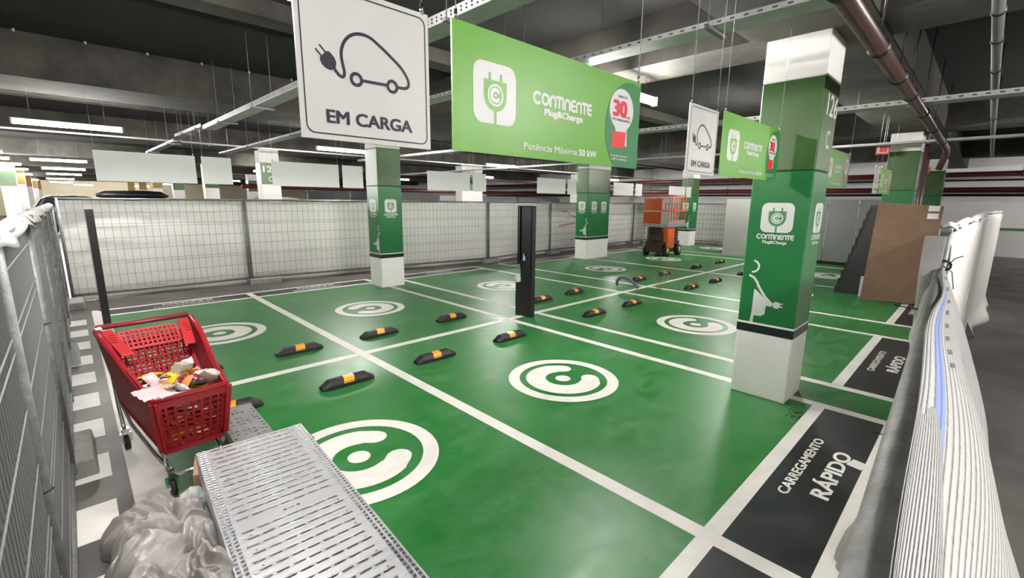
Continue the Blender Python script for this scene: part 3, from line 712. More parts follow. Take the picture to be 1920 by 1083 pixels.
# knitted debris net over the near right fence, gathered by a cable tie
def net_mat():
    M = bpy.data.materials.new('knitted_white_net'); M.use_nodes = True; nt = M.node_tree; N = nt.nodes; L = nt.links; b = N['Principled BSDF']
    uv = N.new('ShaderNodeUVMap'); sp = N.new('ShaderNodeSeparateXYZ'); L.new(uv.outputs[0], sp.inputs[0])
    def mth(op, a, c=None):
        x = N.new('ShaderNodeMath'); x.operation = op
        for i, v in enumerate((a, c)):
            if v is None: continue
            if isinstance(v, (int, float)): x.inputs[i].default_value = v
            else: L.new(v, x.inputs[i])
        return x.outputs[0]
    rib = mth('ABSOLUTE', mth('SINE', mth('MULTIPLY', sp.outputs[1], 470)))
    ns = N.new('ShaderNodeTexNoise'); ns.inputs['Scale'].default_value = 1; ns.inputs['Detail'].default_value = 3
    mp = N.new('ShaderNodeMapping'); mp.inputs['Scale'].default_value = (420, 60, 1); L.new(uv.outputs[0], mp.inputs[0]); L.new(mp.outputs[0], ns.inputs[0])
    h = mth('ADD', mth('POWER', rib, .6), mth('MULTIPLY', ns.outputs['Fac'], .8))
    r = N.new('ShaderNodeMapRange'); r.inputs[1].default_value = .45; r.inputs[2].default_value = 1.2; L.new(h, r.inputs[0])
    mx = N.new('ShaderNodeMix'); mx.data_type = 'RGBA'; mx.inputs[6].default_value = (.17, .168, .165, 1); mx.inputs[7].default_value = (.58, .58, .57, 1); L.new(r.outputs[0], mx.inputs[0])
    bl = mth('LESS_THAN', mth('ABSOLUTE', mth('SUBTRACT', sp.outputs[1], .467)), .0055)
    fac = mth('MULTIPLY', bl, mth('ADD', .35, mth('MULTIPLY', ns.outputs['Fac'], .6)))
    m2 = N.new('ShaderNodeMix'); m2.data_type = 'RGBA'; L.new(mx.outputs[2], m2.inputs[6]); m2.inputs[7].default_value = (.14, .25, .78, 1); L.new(fac, m2.inputs[0])
    L.new(m2.outputs[2], b.inputs['Base Color']); b.inputs['Roughness'].default_value = .8
    bp = N.new('ShaderNodeBump'); bp.inputs['Strength'].default_value = .7; bp.inputs['Distance'].default_value = .004; L.new(h, bp.inputs['Height']); L.new(bp.outputs[0], b.inputs['Normal'])
    return M
K = Vector((.30, -5.035, 1.612)); NE = Vector((-3.5, -5.215, 1.60)); FD = (NE-K)
NX = (0, .3, .8, 1.2, 1.6, 2.0, 2.4, 3.5)
NIO = (.0, .040, .042, .030, .012, .0, -.01, -.01); NID = (.0, .17, .30, .24, .14, .06, .03, .03)
NOO = (.0, .14, .26, .31, .34, .36, .36, .36); NOD = (.0, .38, .75, .95, 1.0, 1.0, 1.0, 1.0)
def lerp(x, ys):
    x = min(max(x, 0), 3.49)
    for i in range(7):
        if x <= NX[i+1]:
            f_ = (x-NX[i])/(NX[i+1]-NX[i]); f_ = f_*f_*(3-2*f_) if i else f_; return ys[i]+(ys[i+1]-ys[i])*f_
def netfn(s_, t_):
    Ls = s_*FD.length; c = K+FD*s_; op = min(1, Ls/1.0)
    fl = sin(Ls*5+t_*4)*.008+sin(t_*38+Ls*2.2)*.006+sin(t_*17-Ls*3.1)*.009
    if t_ < .45:
        q = (.45-t_)/.45; y = c.y+.012*op+lerp(Ls, NIO)*sin(min(1, q*1.2)*pi/2); z = c.z-lerp(Ls, NID)*q**1.3
    else:
        q = (t_-.45)/.55; y = c.y+.012*op-lerp(Ls, NOO)*q**.85; z = c.z-lerp(Ls, NOD)*q**1.1
    return (c.x, y+fl*op, z+fl*.4*op)
b = MB(); b.grid(netfn, 90, 110, uv=True)
o = obj('debris_net', b, net_mat(), fixn=False); md = o.modifiers.new('thickness', 'SOLIDIFY'); md.thickness = .002
tag(o, 'white knitted net with a blue stripe draped over the near right fence', 'net')
b = MB()
b.tube([(K.x+.004*i, K.y+.022*cos(i*.7), K.z+.022*sin(i*.7)) for i in range(18)], .004, 6)
b.tube([K+Vector((0, -.01, .0)), K+Vector((.01, -.03, .035)), K+Vector((0, -.055, .05))], .002, 5); b.tube([K, K+Vector((-.02, -.03, -.02)), K+Vector((-.04, -.045, -.09))], .002, 5)
obj('cable_tie', b, BLACK, o)
for k in range(8):
    s_ = .07+k*.066-.003*k*k; ds = .020-.0016*k
    p0 = Vector(netfn(s_, .486)); p1 = Vector(netfn(s_+ds, .486)); b = MB(); up_ = Vector((0, 0, .0035))
    b.quad(p0+up_+Vector((0, -.0055, 0)), p1+up_+Vector((0, -.0055, 0)), p1+up_+Vector((0, .0045, 0)), p0+up_+Vector((0, .0045, 0)))
    obj('grey_strap', b, mat('grey_strap', (.30, .29, .29), .7), o, fixn=False)

# ================================================================ WHEEL STOPS
def make_stop():
    t = thing('wheel_stop', '', 'wheel stop', (0, 0, 0), 0, 'black rubber wheel stops with amber markers')
    Lh, W, H = .275, .075, .085
    vs = []
    prof = [(-W, 0), (-W, .045), (-W*.55, H), (W*.55, H), (W, .045), (W, 0)]
    for x, kx, kz in ((-Lh, .72, .42), (-Lh+.085, 1, 1), (Lh-.085, 1, 1), (Lh, .72, .42)):
        vs += [(x, y*kx, z*kz) for y, z in prof]
    n = 6; fs = [tuple(range(5, -1, -1)), tuple(18+i for i in range(6))]
    for i in range(3):
        for j in range(n): fs.append((i*n+j, (i+1)*n+j, (i+1)*n+(j+1) % n, i*n+(j+1) % n))
    b = MB(); b.add(vs, fs); obj('rubber_body', b, RUBBER, t, bevel=.006)
    b = MB()
    e = .0015
    for (y0, z0), (y1, z1), s0, s1 in (((-W-e, .042), (-W*.55-e, H+e), -.012, .0), ((-W*.55-e, H+e), (W*.55+e, H+e), .0, .02), ((W*.55+e, H+e), (W+e, .042), .02, .03)):
        b.quad((-.055+s0, y0, z0), (.055+s0, y0, z0), (.055+s1, y1, z1), (-.055+s1, y1, z1))
    obj('amber_marker', b, AMBER, t, 'amber reflective marker', fixn=False)
    return t
s0 = make_stop()
stops = [(-.54, -.78, 'wheel stop in the near left bay, just left of the line crossing'), (-1.60, -.70, 'wheel stop half hidden behind the perforated metal tray'),
 (.555, -.77, 'front wheel stop right of the line crossing'), (1.79, -.78, 'front wheel stop left of the charger column foot'),
 (3.78, -.76, 'front wheel stop first right of the charger column'), (4.93, -.78, 'front wheel stop second right of the charger column'),
 (7.38, -.78, 'front wheel stop right of the wire bundle'), (8.66, -.79, 'front wheel stop farthest right in the open, before column 126'), (10.44, -.79, 'front wheel stop half hidden by column 126'), (12.4, -.79, 'front wheel stop behind column 126'),
 (-.54, .585, 'rear wheel stop right of the red cart'), (-1.65, .585, 'rear wheel stop hidden behind the red cart'), (.54, .575, 'rear wheel stop right of the first bay line'), (1.81, .60, 'rear wheel stop left of the charger column'),
 (3.93, .58, 'rear wheel stop partly behind the charger column'), (4.98, .61, 'rear wheel stop left of the hose arc'), (7.46, .57, 'rear wheel stop just behind the hose arc'), (8.73, .58, 'rear wheel stop behind the wire bundle'),
 (10.72, .61, 'rear wheel stop nearer of the far pair'), (12.42, .60, 'rear wheel stop farthest, near the pale board')]
for i, (x, y, lab) in enumerate(stops):
    if i == 0: s0.location = (x, y, .001); s0['label'] = 'black rubber '+lab
    else: dup(s0, (x, y, .001), label='black rubber '+lab)

# ================================================================ CHARGER COLUMN AND BLACK POST
t = thing('charger_pedestal', 'tall black open metal charger column at the line crossing', 'charger', (2.86, -.015, 0))
b = MB(); b.box(-.05, -.175, 0, .05, .175, .56); obj('base_cabinet', b, BLACK, t, bevel=.004)
b = MB(); b.box(.03, -.175, .56, .045, .14, 1.80); obj('back_plate', b, BLACK, t)
b = MB(); b.box(-.05, -.175, .56, .03, -.165, 1.80); b.box(-.05, .128, .86, .03, .14, 1.80); b.box(-.05, .09, .86, -.042, .14, 1.80); b.box(-.05, -.175, .56, -.042, .05, 1.80); obj('side_flange', b, BLACK, t)
b = MB(); b.box(-.05, -.175, 1.79, .045, .14, 1.80); obj('top_cap', b, BLACK, t)
b = MB(); b.box(-.0535, -.04, .93, -.0505, .005, 1.0); b.box(-.053, -.012, 1.0, -.0505, .005, 1.04); obj('white_sticker', b, WHITEP, t)
b = MB(); b.tube([(0, .1, .56), (0, .09, .7), (-.01, .10, .85), (.0, .08, 1.0)], .014, 8); obj('supply_cable', b, RUBBER, t)
rs = random.Random(3)
def crumple(name, label, loc, size, mt, seed, sub=3, jag=.35, parent=None, cat=None, group=None, flat_=1.0):
    import bmesh
    from mathutils import noise
    bm = bmesh.new(); bmesh.ops.create_icosphere(bm, subdivisions=sub, radius=1)
    off = Vector((seed*3.7, seed*1.3, seed*.9))
    for v in bm.verts:
        p = v.co.copy(); k = 1+jag*(noise.noise(p*1.7+off)*1.1+noise.noise(p*4.1+off)*.65+abs(noise.noise(p*8+off))*.5)
        v.co = Vector((p.x*size[0]*k, p.y*size[1]*k, p.z*size[2]*k))
        if v.co.z < -size[2]*flat_: v.co.z = -size[2]*flat_
    zmin = min(v.co.z for v in bm.verts)
    for v in bm.verts: v.co.z -= zmin
    me = bpy.data.meshes.new(name); bm.to_mesh(me); bm.free()
    for p in me.polygons: p.use_smooth = sub > 3
    me.materials.append(mt); o = bpy.data.objects.new(name, me); COL.objects.link(o); o.location = loc
    if parent: o.parent = parent
    if label: tag(o, label, cat, group)
    return o
crumple('plastic_bag', 'crumpled clear bag stuffed in the charger column opening', (2.80, .10, .562), (.045, .06, .06), CLEAR, 5, 4, cat='plastic bag')
b = MB(); b.box(-.045, -.03, 0, .045, .03, 1.70); o = obj('steel_post', b, BLACK, loc=(-2.19, 3.72, 0), bevel=.003); tag(o, 'tall slim black post behind the red cart', 'post')

# ================================================================ RED SHOPPING CART
cart = thing('shopping_cart', 'red plastic shopping cart full of rubbish beside the left fence', 'shopping cart', (-2.085, -.80, 0), math.atan2(-1.0, .10)-pi/2)
# local: +y forward, x right of the cart; rear y=0
RZ = .93
def lattice(b, P00, P10, P11, P01, nx, ny, bw, th, frame_w=None):
    P00, P10, P11, P01 = map(Vector, (P00, P10, P11, P01))
    f = lambda u, v: P00*(1-u)*(1-v)+P10*u*(1-v)+P11*u*v+P01*(1-u)*v
    nrm = (P10-P00).cross(P01-P00).normalized()
    def strip(a, c, wv):
        d = (c-a); s_ = nrm.cross(d).normalized()*wv/2; b.obox((a+c)/2, d/2, s_, nrm*th/2)
    for i in range(nx+1): strip(f(i/nx, 0), f(i/nx, 1), frame_w if (frame_w and i in (0, nx)) else bw)
    for j in range(ny+1): strip(f(0, j/ny), f(1, j/ny), frame_w if (frame_w and j in (0, ny)) else bw)
rb, rt_, fb, ft = .22, .285, .165, .195     # half widths: rear bottom/top, front bottom/top
yr, yf, yrb, yfb = .03, 1.02, .12, .95
zrb, zfb, zrt, zmid, zft = .40, .31, .93, .72, .66
b = MB(); lattice(b, (-fb, yfb, zfb), (fb, yfb, zfb), (ft, yf, zft), (-ft, yf, zft), 8, 9, .014, .014, .055); obj('front_wall', b, CARTR, cart)
for sg in (-1, 1):
    b = MB(); lattice(b, (sg*rb, yrb, zrb), (sg*fb, yfb, zfb), (sg*ft, yf, zft), (sg*rt_, yr, zrt-.03), 26, 16, .021, .012, .05)
    # scooped rim joining handle to front
    rim = [(sg*rt_, yr, zrt), (sg*(rt_-.005), .18, .90), (sg*.262, .38, .845), (sg*.235, .60, .76), (sg*.215, .78, zmid-.02), (sg*ft, yf, zft+.01)]
    b2 = MB(); b2.tube([Vector(p) for p in rim], [.022, .02, .018, .018, .016, .014], 10)
    # upper infill above lattice
    obj('side_wall', b, CARTR, cart); obj('basket_rim', b2, CARTR, cart)
b = MB(); b.tube([(-ft, yf, zft+.01), (ft, yf, zft+.01)], .014, 10); b.box(-ft, yf-.008, zft-.045, ft, yf+.008, zft+.005); obj('front_rim', b, CARTR, cart)
b = MB(); lattice(b, (-rb, yrb, zrb), (rb, yrb, zrb), (fb, yfb, zfb), (-fb, yfb, zfb), 8, 14, .014, .012, .03); obj('basket_floor', b, CARTR, cart)
# rear flap leaning into the basket with child seat grid
b = MB(); lattice(b, (-.19, .50, .60), (.19, .50, .60), (.215, .10, .83), (-.215, .10, .83), 14, 12, .010, .008, .022); obj('rear_flap', b, CARTR, cart)
b = MB(); lattice(b, (-.17, .17, .80), (.17, .17, .80), (.17, .05, .90), (-.17, .05, .90), 12, 4, .012, .01, .02); obj('child_seat_back', b, CARTL, cart)
b = MB(); lattice(b, (-rb, yrb, zrb), (rb, yrb, zrb), (.25, .05, .84), (-.25, .05, .84), 12, 10, .010, .008, .022); obj('rear_wall', b, CARTR, cart)
for sg in (-1, 1):
    b = MB(); b.hexa([(sg*.235-.035, .02, .915), (sg*.235+.035, .02, .915), (sg*.18+.035, .36, .80), (sg*.18-.035, .36, .80), (sg*.235-.035, .02, .93), (sg*.235+.035, .02, .93), (sg*.18+.035, .36, .815), (sg*.18-.035, .36, .815)])
    o = obj('arm_panel', b, CARTL, cart, 'lighter red side panel with short ribs', bevel=.005)
    for k in range(4):
        b = MB(); yy = .10+.03*k; b.box(sg*.22-.018, yy, .91-.345*(yy-.02)+.0, sg*.22+.018, yy+.008, .913-.345*(yy-.02)+.022); obj('panel_rib', b, CARTR, o)
b = MB(); b.tube([(-rt_, yr, zrt), (-rt_+.01, -.03, zrt+.015), (rt_-.01, -.03, zrt+.015), (rt_, yr, zrt)], .02, 12); obj('handle', b, mat('dark_red_handle', (.20, .02, .025), .4), cart)
b = MB(); b.box(rt_-.03, -.01, zrt+.018, rt_+.005, .06, zrt+.024); obj('white_label', b, WHITEP, cart)
# chassis
b = MB()
for sg in (-1, 1): b.tube([(sg*.22, .04, .11), (sg*.23, .03, .30), (sg*.24, .05, .60), (sg*.26, .04, .88)], .013, 10)
for sg in (-1, 1): b.tube([(sg*.22, .04, .40), (sg*.20, .2, .25), (sg*.17, .7, .19), (sg*.15, .95, .17)], .012, 10)
b.tube([(-.15, .95, .17), (-.12, 1.02, .165), (.12, 1.02, .165), (.15, .95, .17)], .012, 10)
for sg in (-1, 1): b.tube([(sg*.16, .92, .17), (sg*.165, .92, .31)], .011, 8)
obj('chassis', b, CHROME, cart)
for x, y in ((-.22, .04), (.22, .04), (-.15, .95), (.15, .95)):
    b = MB(); b.tube([(x-.014, y, .055), (x+.014, y, .055)], .055, 18); wv = obj('wheel', b, RUBBER, cart)
    b = MB(); b.bar((x-.021, y, .055), (x-.021, y, .13), .004, .03); b.bar((x+.021, y, .055), (x+.021, y, .13), .004, .03); b.bar((x, y, .125), (x, y, .17), .05, .04); b.tube([(x-.018, y, .055), (x+.018, y, .055)], .018, 12); obj('wheel_fork', b, CHROME, wv)
# rubbish in the cart (each its own thing)
C = [mat('foil_orange', (.62, .20, .04), .35), mat('foil_maroon', (.16, .02, .03), .35), mat('foil_yellow', (.75, .50, .04), .35), mat('foil_pink', (.62, .42, .44), .35), mat('foil_tan', (.50, .36, .24), .5), mat('foil_dark', (.035, .022, .02), .4), mat('foil_white', (.70, .68, .68), .4)]
cn = ['orange', 'maroon', 'yellow', 'pale pink', 'tan', 'dark brown', 'white']
cm = cart.rotation_euler.z
def cl(x, y, z): return (cart.location.x+x*cos(cm)-y*sin(cm), cart.location.y+x*sin(cm)+y*cos(cm), z)
rs = random.Random(11)
def wrapper(label, loc, a, bb, tilt, rz, mt, group='food wrappers in the cart'):
    """flattened, puffed pack with crimped ends"""
    def f(s_, t_):
        x = (s_-.5)*a; y = (t_-.5)*bb; pf = (sin(pi*s_)*sin(pi*t_))**.6
        n_ = .006*sin(s_*23+rz*9)*sin(t_*17+rz*5)
        return x, y, pf, n_
    b = MB()
    b.grid(lambda s_, t_: (f(s_, t_)[0], f(s_, t_)[1], .018*f(s_, t_)[2]+f(s_, t_)[3]), 10, 8)
    b.grid(lambda s_, t_: (f(s_, t_)[0], f(s_, t_)[1], -.018*f(s_, t_)[2]+f(s_, t_)[3]), 10, 8)
    o = obj('wrapper', b, mt, loc=loc); o.rotation_euler = (tilt[0], tilt[1], rz); return tag(o, label, 'wrapper', group)
spots = ['against the front wall', 'at the left front corner', 'under the beige box', 'near the clear bag', 'low behind the front grid', 'at the right front corner', 'halfway down the grid', 'at the bottom of the grid', 'on top of the heap', 'below the rear flap']
for i in range(16):
    ci = [3, 4, 2, 6, 0, 1, 5, 4, 3, 0, 6, 2, 1, 4, 0, 5][i]
    wrapper('%s food wrapper on the crest of the rubbish heap, %s' % (cn[ci], ['left rim', 'left of the beige box', 'in front of the beige box', 'middle of the front rim', 'right of the middle', 'under the clear bag', 'behind the clear bag', 'behind the beige box'][i % 8]), cl(.14-.036*(i % 8), .92-.10*(i//8)-.02*(i % 3), .685+.02*(i % 3)), rs.uniform(.10, .14), rs.uniform(.06, .09), (rs.uniform(-.9, .9), rs.uniform(-.9, .9)), rs.uniform(0, 3), C[ci])
k = 0
for lay, (z, n_) in enumerate(((.37, 7), (.43, 8), (.49, 8), (.55, 8), (.60, 8), (.645, 8), (.68, 6))):
    for i in range(n_):
        ci = rs.choice([0, 1, 2, 3, 4, 5, 6, 0, 1, 4]); fy = .88-.05*(i % 3)-.18*(i//4) if lay < 6 else .85-.08*i
        xx = (rs.uniform(-1, 1))*(.10+.012*lay)
        yy = min(fy+rs.uniform(-.03, .03), .90)
        wrapper('%s food wrapper %s of the red cart, layer %s' % (cn[ci], spots[(i+lay) % 10], ['lowest', 'second lowest', 'third', 'middle', 'upper', 'second highest', 'top'][lay]),
                cl(xx, yy, z), rs.uniform(.10, .15), rs.uniform(.07, .10), (rs.uniform(-.5, .5), rs.uniform(-.5, .5)), rs.uniform(0, 3), C[ci])
        k += 1
wrapper('pale pink and white wrapper hanging over the left front rim of the cart', cl(.17, .93, .70), .20, .13, (.3, .1), .5, C[3])
wrapper('white striped pack lying over the front rim of the cart', cl(.11, 1.00, .665), .16, .08, (.8, 0), .1+cm, C[6])
b = MB(); b.hexa([(-.05, -.04, 0), (.05, -.04, 0), (.05, .04, 0), (-.05, .04, 0), (-.038, -.03, .075), (.042, -.034, .085), (.04, .034, .08), (-.04, .03, .075)])
o = obj('small_box', b, mat('beige_box', (.34, .32, .25), .6), loc=cl(-.02, .70, .70), bevel=.003); o.rotation_euler = (.2, .3, .6); tag(o, 'small beige box on top of the rubbish in the cart', 'box')
crumple('plastic_bag', 'crumpled clear bag at the right front corner of the cart', cl(-.12, .86, .665), (.08, .05, .035), CLEAR, 9, 4, cat='plastic bag')

# ================================================================ CABLE TRAY LIDS, BOARDS AND BAGS IN THE FOREGROUND
def tray_lid():
    t = thing('tray_cover', 'wide bright slotted metal cable tray lying across the lower left', 'cable tray', (-1.73, -2.03, 0), radians(-3.2))
    # local: x across (-.3..+.3), y from 0 (far) to -2.0 (near)
    Wd, Ln, zt = .30, 2.1, .35
    ridges = MB(); rim = MB(); parts = []; MT = frame((0, 0, zt), (1, 0, 0), (0, 1, 0)); PR = .057
    n_rows = int(Ln/PR)
    for row in range(n_rows):
        y1 = -row*PR; y0 = y1-PR; y = (y0+y1)/2; XE = .248
        loops = [[(-XE, y0), (XE, y0), (XE, y1), (-XE, y1)]]
        if row != 15:
            off = .012*(row % 2)
            for j in range(7):
                x = -.232+off+j*.065; loops.append(rrect(x, y-.006, x+.052, y+.006, .0058, 3))
            for yy in (y-.0115, y+.0115): ridges.tube([(-.238, yy, zt+.0005), (.240, yy, zt+.0005)], .0016, 6)
            for sx in (-.238, .240): ridges.tube([(sx, y-.0115, zt+.0005), (sx+(.007 if sx > 0 else -.007), y, zt+.0005), (sx, y+.0115, zt+.0005)], .0016, 6)
            if row % 2:
                for x in (-.20, .20): loops.append(circ(x, y+.0205, .0050, 8))
        else:
            loops += [circ(-.03, y, .008, 10), circ(.03, y, .008, 10), rrect(-.012, y-.004, .012, y+.004, .003, 3)]
        parts.append(flat(loops, 's', MT, .002))
        for sx in (-1, 1):
            e0, e1 = sorted((sx*XE, sx*Wd)); loops = [[(e0, y0), (e1, y0), (e1, y1), (e0, y1)]]
            for yc in (y1-PR*.25, y1-PR*.75):
                for cx in (.261, .286):
                    loops.append(rrect(sx*cx-.0075, yc-.0085, sx*cx+.0075, yc+.0085, .004, 3))
                    rim.tube([(px, py, zt+.0015) for px, py in rrect(sx*cx-.0100, yc-.012, sx*cx+.0100, yc+.012, .006, 2)], .0020, 5, closed=True)
            parts.append(flat(loops, 's', MT, .002))
    obj('slotted_sheet', join(parts, 'slotted_sheet'), TRAYM, t)
    obj('pressed_bead', ridges, TRAYM, t); obj('slot_rim', rim, TRAYM, t)
    b = MB()
    for sg in (-1, 1): b.box(sg*Wd-.0015, -Ln, zt-.065, sg*Wd+.0015, 0, zt+.004)
    obj('side_flange', b, TRAYM, t)
    return t
tl = tray_lid()
t2 = thing('tray_cover', 'second metal tray stacked directly under the bright slotted one', 'cable tray', (-1.735, -2.045, 0), radians(-3.2))
b = MB(); b.box(-.296, -2.05, .300, .296, 0, .303); obj('tray_sheet', b, TRAYM, t2)
b = MB()
for sg in (-1, 1): b.box(sg*.2955-.0015, -2.05, .215, sg*.2955+.0015, 0, .306)
obj('side_flange', b, TRAYM, t2)
# pallet-like supports: open maroon crate and boards
b = MB(); b.box(-.27, -1.95, .10, .26, -.06, .187); o = obj('timber_pile', b, mat('dark_maroon_board', (.06, .012, .018), .6), loc=(-1.74, -2.10, 0)); o.rotation_euler = (0, 0, radians(-3.2)); tag(o, 'dark maroon flat box under the stacked metal trays', 'box')
b = MB(); b.prism([(-.28, -2.0), (.40, -2.05), (.345, -1.2), (.31, -.75), (.30, -.1), (-.28, -.1)], 'z', .189, .212); o = obj('chipboard_sheet', b, OSB, loc=(-1.735, -2.05, 0)); o.rotation_euler = (0, 0, radians(-3.2)); tag(o, 'rough chipboard sheet sticking out right of the metal trays', 'board')
b = MB()
for y in (-.15, -1.0, -1.85): b.box(-.25, y-.05, .001, .25, y+.05, .098)
o = obj('timber_bearer', b, CARDB, loc=(-1.72, -2.05, 0)); o.rotation_euler = (0, 0, radians(-2)); tag(o, 'low timber bearers beneath the chipboard sheet', 'timber')
# small perforated tray
t = thing('tray_cover', 'small perforated metal tray between the cart and the big tray', 'cable tray', (-1.635, -1.08, 0), radians(-1))
loops = [[(-.125, 0), (-.125, -.80), (.125, -.80), (.125, 0)]]
rs = random.Random(4)
for r_ in range(13):
    for x in (-.105, -.075, -.03, .0, .035, .08, .106):
        if (r_ % 4 == 3 and abs(x) < .05) or rs.random() < .28: continue
        loops.append(circ(x, -.03-r_*.058+(.012 if abs(x) > .05 else 0), .0088, 10))
for r_ in (1, 5, 9): loops.append(rrect(-.045, -.045-r_*.058, -.02, -.038-r_*.058, .003, 2)); loops.append(rrect(.015, -.045-r_*.058, .04, -.038-r_*.058, .003, 2))
obj('perforated_sheet', flat(loops, 's', frame((0, 0, .2), (1, 0, 0), (0, 1, 0)), .002), mat('dull_galvanised_sheet', (.50, .50, .50), .45, metal=.6, noise=.25, nscale=9), t)
b = MB()
for sg in (-1, 1): b.box(sg*.125-.0015, -.80, .135, sg*.125+.0015, 0, .20)
obj('side_flange', b, GALV, t)
b = MB(); b.box(-.11, -.75, 0, .10, -.06, .10); b.box(-.124, -.79, .10, .124, -.01, .133); o = obj('cardboard_box', b, CARDL, loc=(-1.64, -1.08, 0)); tag(o, 'light cardboard packing under the small perforated tray', 'box')
b = MB(); b.box(-.08, -.2, 0, .07, .08, .19); o = obj('cardboard_box', b, CARDL, loc=(-1.42, -1.80, 0), bevel=.003); o.rotation_euler = (0, 0, .12); tag(o, 'light brown cardboard box at the far right corner of the big tray', 'box')
b = MB(); b.box(-.09, -.14, 0, .08, .12, .20); o = obj('cardboard_box', b, CARDL, loc=(-1.94, -1.86, 0), bevel=.003); o.rotation_euler = (0, 0, -.2); tag(o, 'light brown cardboard box left of the small perforated tray', 'box')
crumple('plastic_bag', 'clear bag lying left of the big tray beside the cart front', (-2.08, -2.12, .0), (.09, .09, .09), CLEAR, 14, 4, cat='plastic bag')
# milky polythene pile (several crumpled sheets)
def heap(label, loc, rx, ry, H, seed, rz=0):
    """creased sheet heaped on the floor: polar height field with sharp folds and a ragged hem"""
    from mathutils import noise
    off = Vector((seed*2.3, seed*5.1, seed)); N1, N2 = 120, 60
    def fn(u, v):
        a = 2*pi*u; r = v; er = 1+.22*noise.noise(Vector((cos(a)*1.6, sin(a)*1.6, 0))+off)+.10*noise.noise(Vector((cos(a)*5, sin(a)*5, 0))+off)
        x, y = rx*r*er*cos(a), ry*r*er*sin(a); P = Vector((x*4.2, y*4.2, 0))+off
        wv = Vector((noise.noise(P*.9), noise.noise(P*.9+Vector((5, 1, 2))), 0))
        P2 = P+wv*.9
        dome = max(0, 1-r**2.6)**.55
        fold = .62*(1-abs(noise.noise(P2*.8))*2.2)+.30*(1-abs(noise.noise(P2*2.0))*2.2)+.13*(1-abs(noise.noise(P2*4.6))*2.2)
        z = H*dome*(.58+.46*fold)+.012*(1-r)
        return (x, y, max(z, .004))
    b = MB(); b.grid(fn, N1, N2); o = obj('polythene_bundle', b, POLY, loc=loc); o.rotation_euler = (0, 0, rz); tag(o, label, 'plastic sheet', 'crumpled milky polythene by the left fence'); return o
heap('large milky polythene bundle filling the lower left corner', (-2.30, -2.72, 0), .22, .40, .40, 2)
heap('milky polythene bundle with pointed tips behind the large one', (-2.28, -2.16, 0), .20, .26, .22, 6, .5)
heap('milky polythene bundle tucked against the metal trays', (-2.14, -2.52, 0), .12, .34, .36, 8)
heap('milky plastic bunched on the floor at the right fence joint', (.36, -4.96, 0), .16, .13, .34, 15)
heap('milky polythene tail nearest the bottom edge', (-2.17, -3.10, 0), .13, .22, .46, 12)

# ================================================================ SMALL THINGS ON THE GREEN FLOOR
b = MB(); b.tube([(0, .22, .02), (.02, .24, .12), (.02, .17, .21), (.0, .05, .23), (-.02, -.12, .19), (-.03, -.27, .10), (-.02, -.33, .035)], .034, 14)
o = obj('hose', b, PVC, loc=(6.35, .25, 0)); tag(o, 'blue grey hose standing in an arc on the green floor', 'hose')
b = MB(); rs = random.Random(2)
for k in range(9):
    a = k*2*pi/9; r0 = .16+rs.uniform(-.03, .04); h = .38+rs.uniform(-.06, .05)
    b.tube([(.03*cos(a), .03*sin(a), .004), (.09*cos(a), .09*sin(a), .18), (r0*cos(a), r0*sin(a), h*.8), (r0*.85*cos(a+.3), r0*.85*sin(a+.3), h), (r0*.3*cos(a+.8), r0*.3*sin(a+.8), h*.88)], .004, 6)
o = obj('wire_bundle', b, GWIRE, loc=(6.62, -.42, 0)); tag(o, 'loose bundle of grey green wires standing on the floor', 'wire')

# ================================================================ SCISSOR LIFT
t = thing('scissor_lift', 'orange scissor lift parked by the back fence', 'lift', (12.42, 2.93, 0), 0); t.scale = (.66, 1, 1)
# local: x away from viewer 0..1.9, y across -.40..+.40
for x, y in ((.22, -.38), (.22, .38), (1.55, -.38), (1.55, .38)):
    b = MB(); b.tube([(x, y-.07, .2), (x, y+.07, .2)], .20, 24); wv = obj('wheel', b, RUBBER, t)
    b = MB(); b.tube([(x, y-.08, .2), (x, y+.08, .2)], .10, 18); obj('wheel_hub', b, mat('lime_hub', (.28, .50, .05), .5), wv)
b = MB(); b.box(.0, -.30, .14, 1.8, .30, .48); b.box(.05, -.36, .40, 1.75, .36, .52); obj('chassis', b, DARKR, t, bevel=.01)
b = MB()
for k in range(5):
    z0 = .54+.095*k
    for y in (-.30, .30): b.bar((.08, y, z0), (1.7, y, z0+.085), .035, .05); b.bar((.08, y*.9, z0+.085), (1.7, y*.9, z0), .035, .05)
    b.bar((.08, -.33, z0+.03), (.08, .33, z0+.03), .04, .05)
obj('scissor_arms', b, DARKR, t)
b = MB(); b.bar((.05, -.42, .52), (.06, -.36, 1.02), .16, .03); b.box(.1, -.44, .3, .9, -.40, 1.0); obj('side_guard', b, ORANGE, t)
b = MB(); b.box(-.08, -.48, 1.03, 1.9, .48, 1.13); b.box(-.08, -.48, 1.13, 1.9, -.45, 1.25); obj('platform_deck', b, GALV, t)
b = MB(); b.box(-.075, -.22, 1.14, -.045, .46, 1.95); b.box(-.08, -.24, 1.95, -.03, .47, 2.0); obj('front_panel', b, ORANGE, t)
b = MB(); b.box(-.079, -.20, 1.56, -.0755, .44, 1.59); obj('white_stripe', b, WHITEP, t)
b = MB()
for y in (-.46, .46):
    for x in (.0, .3, .6, .9, 1.2, 1.5, 1.86): b.tube([(x, y, 1.13), (x, y, 2.12)], .017, 8)
    for z in (1.25, 1.6, 2.12): b.tube([(-.06, y, z), (1.86, y, z)], .018, 8)
for z in (1.6, 2.12):
    b.tube([(1.86, -.46, z), (1.86, .46, z)], .018, 8); b.tube([(-.06, -.46, z), (-.06, .46, z)], .018, 8)
obj('guard_rail', b, ORANGE, t)
b = MB(); b.box(-.05, -.46, 1.14, -.03, -.26, 1.62); obj('control_box', b, SWHITE, t)
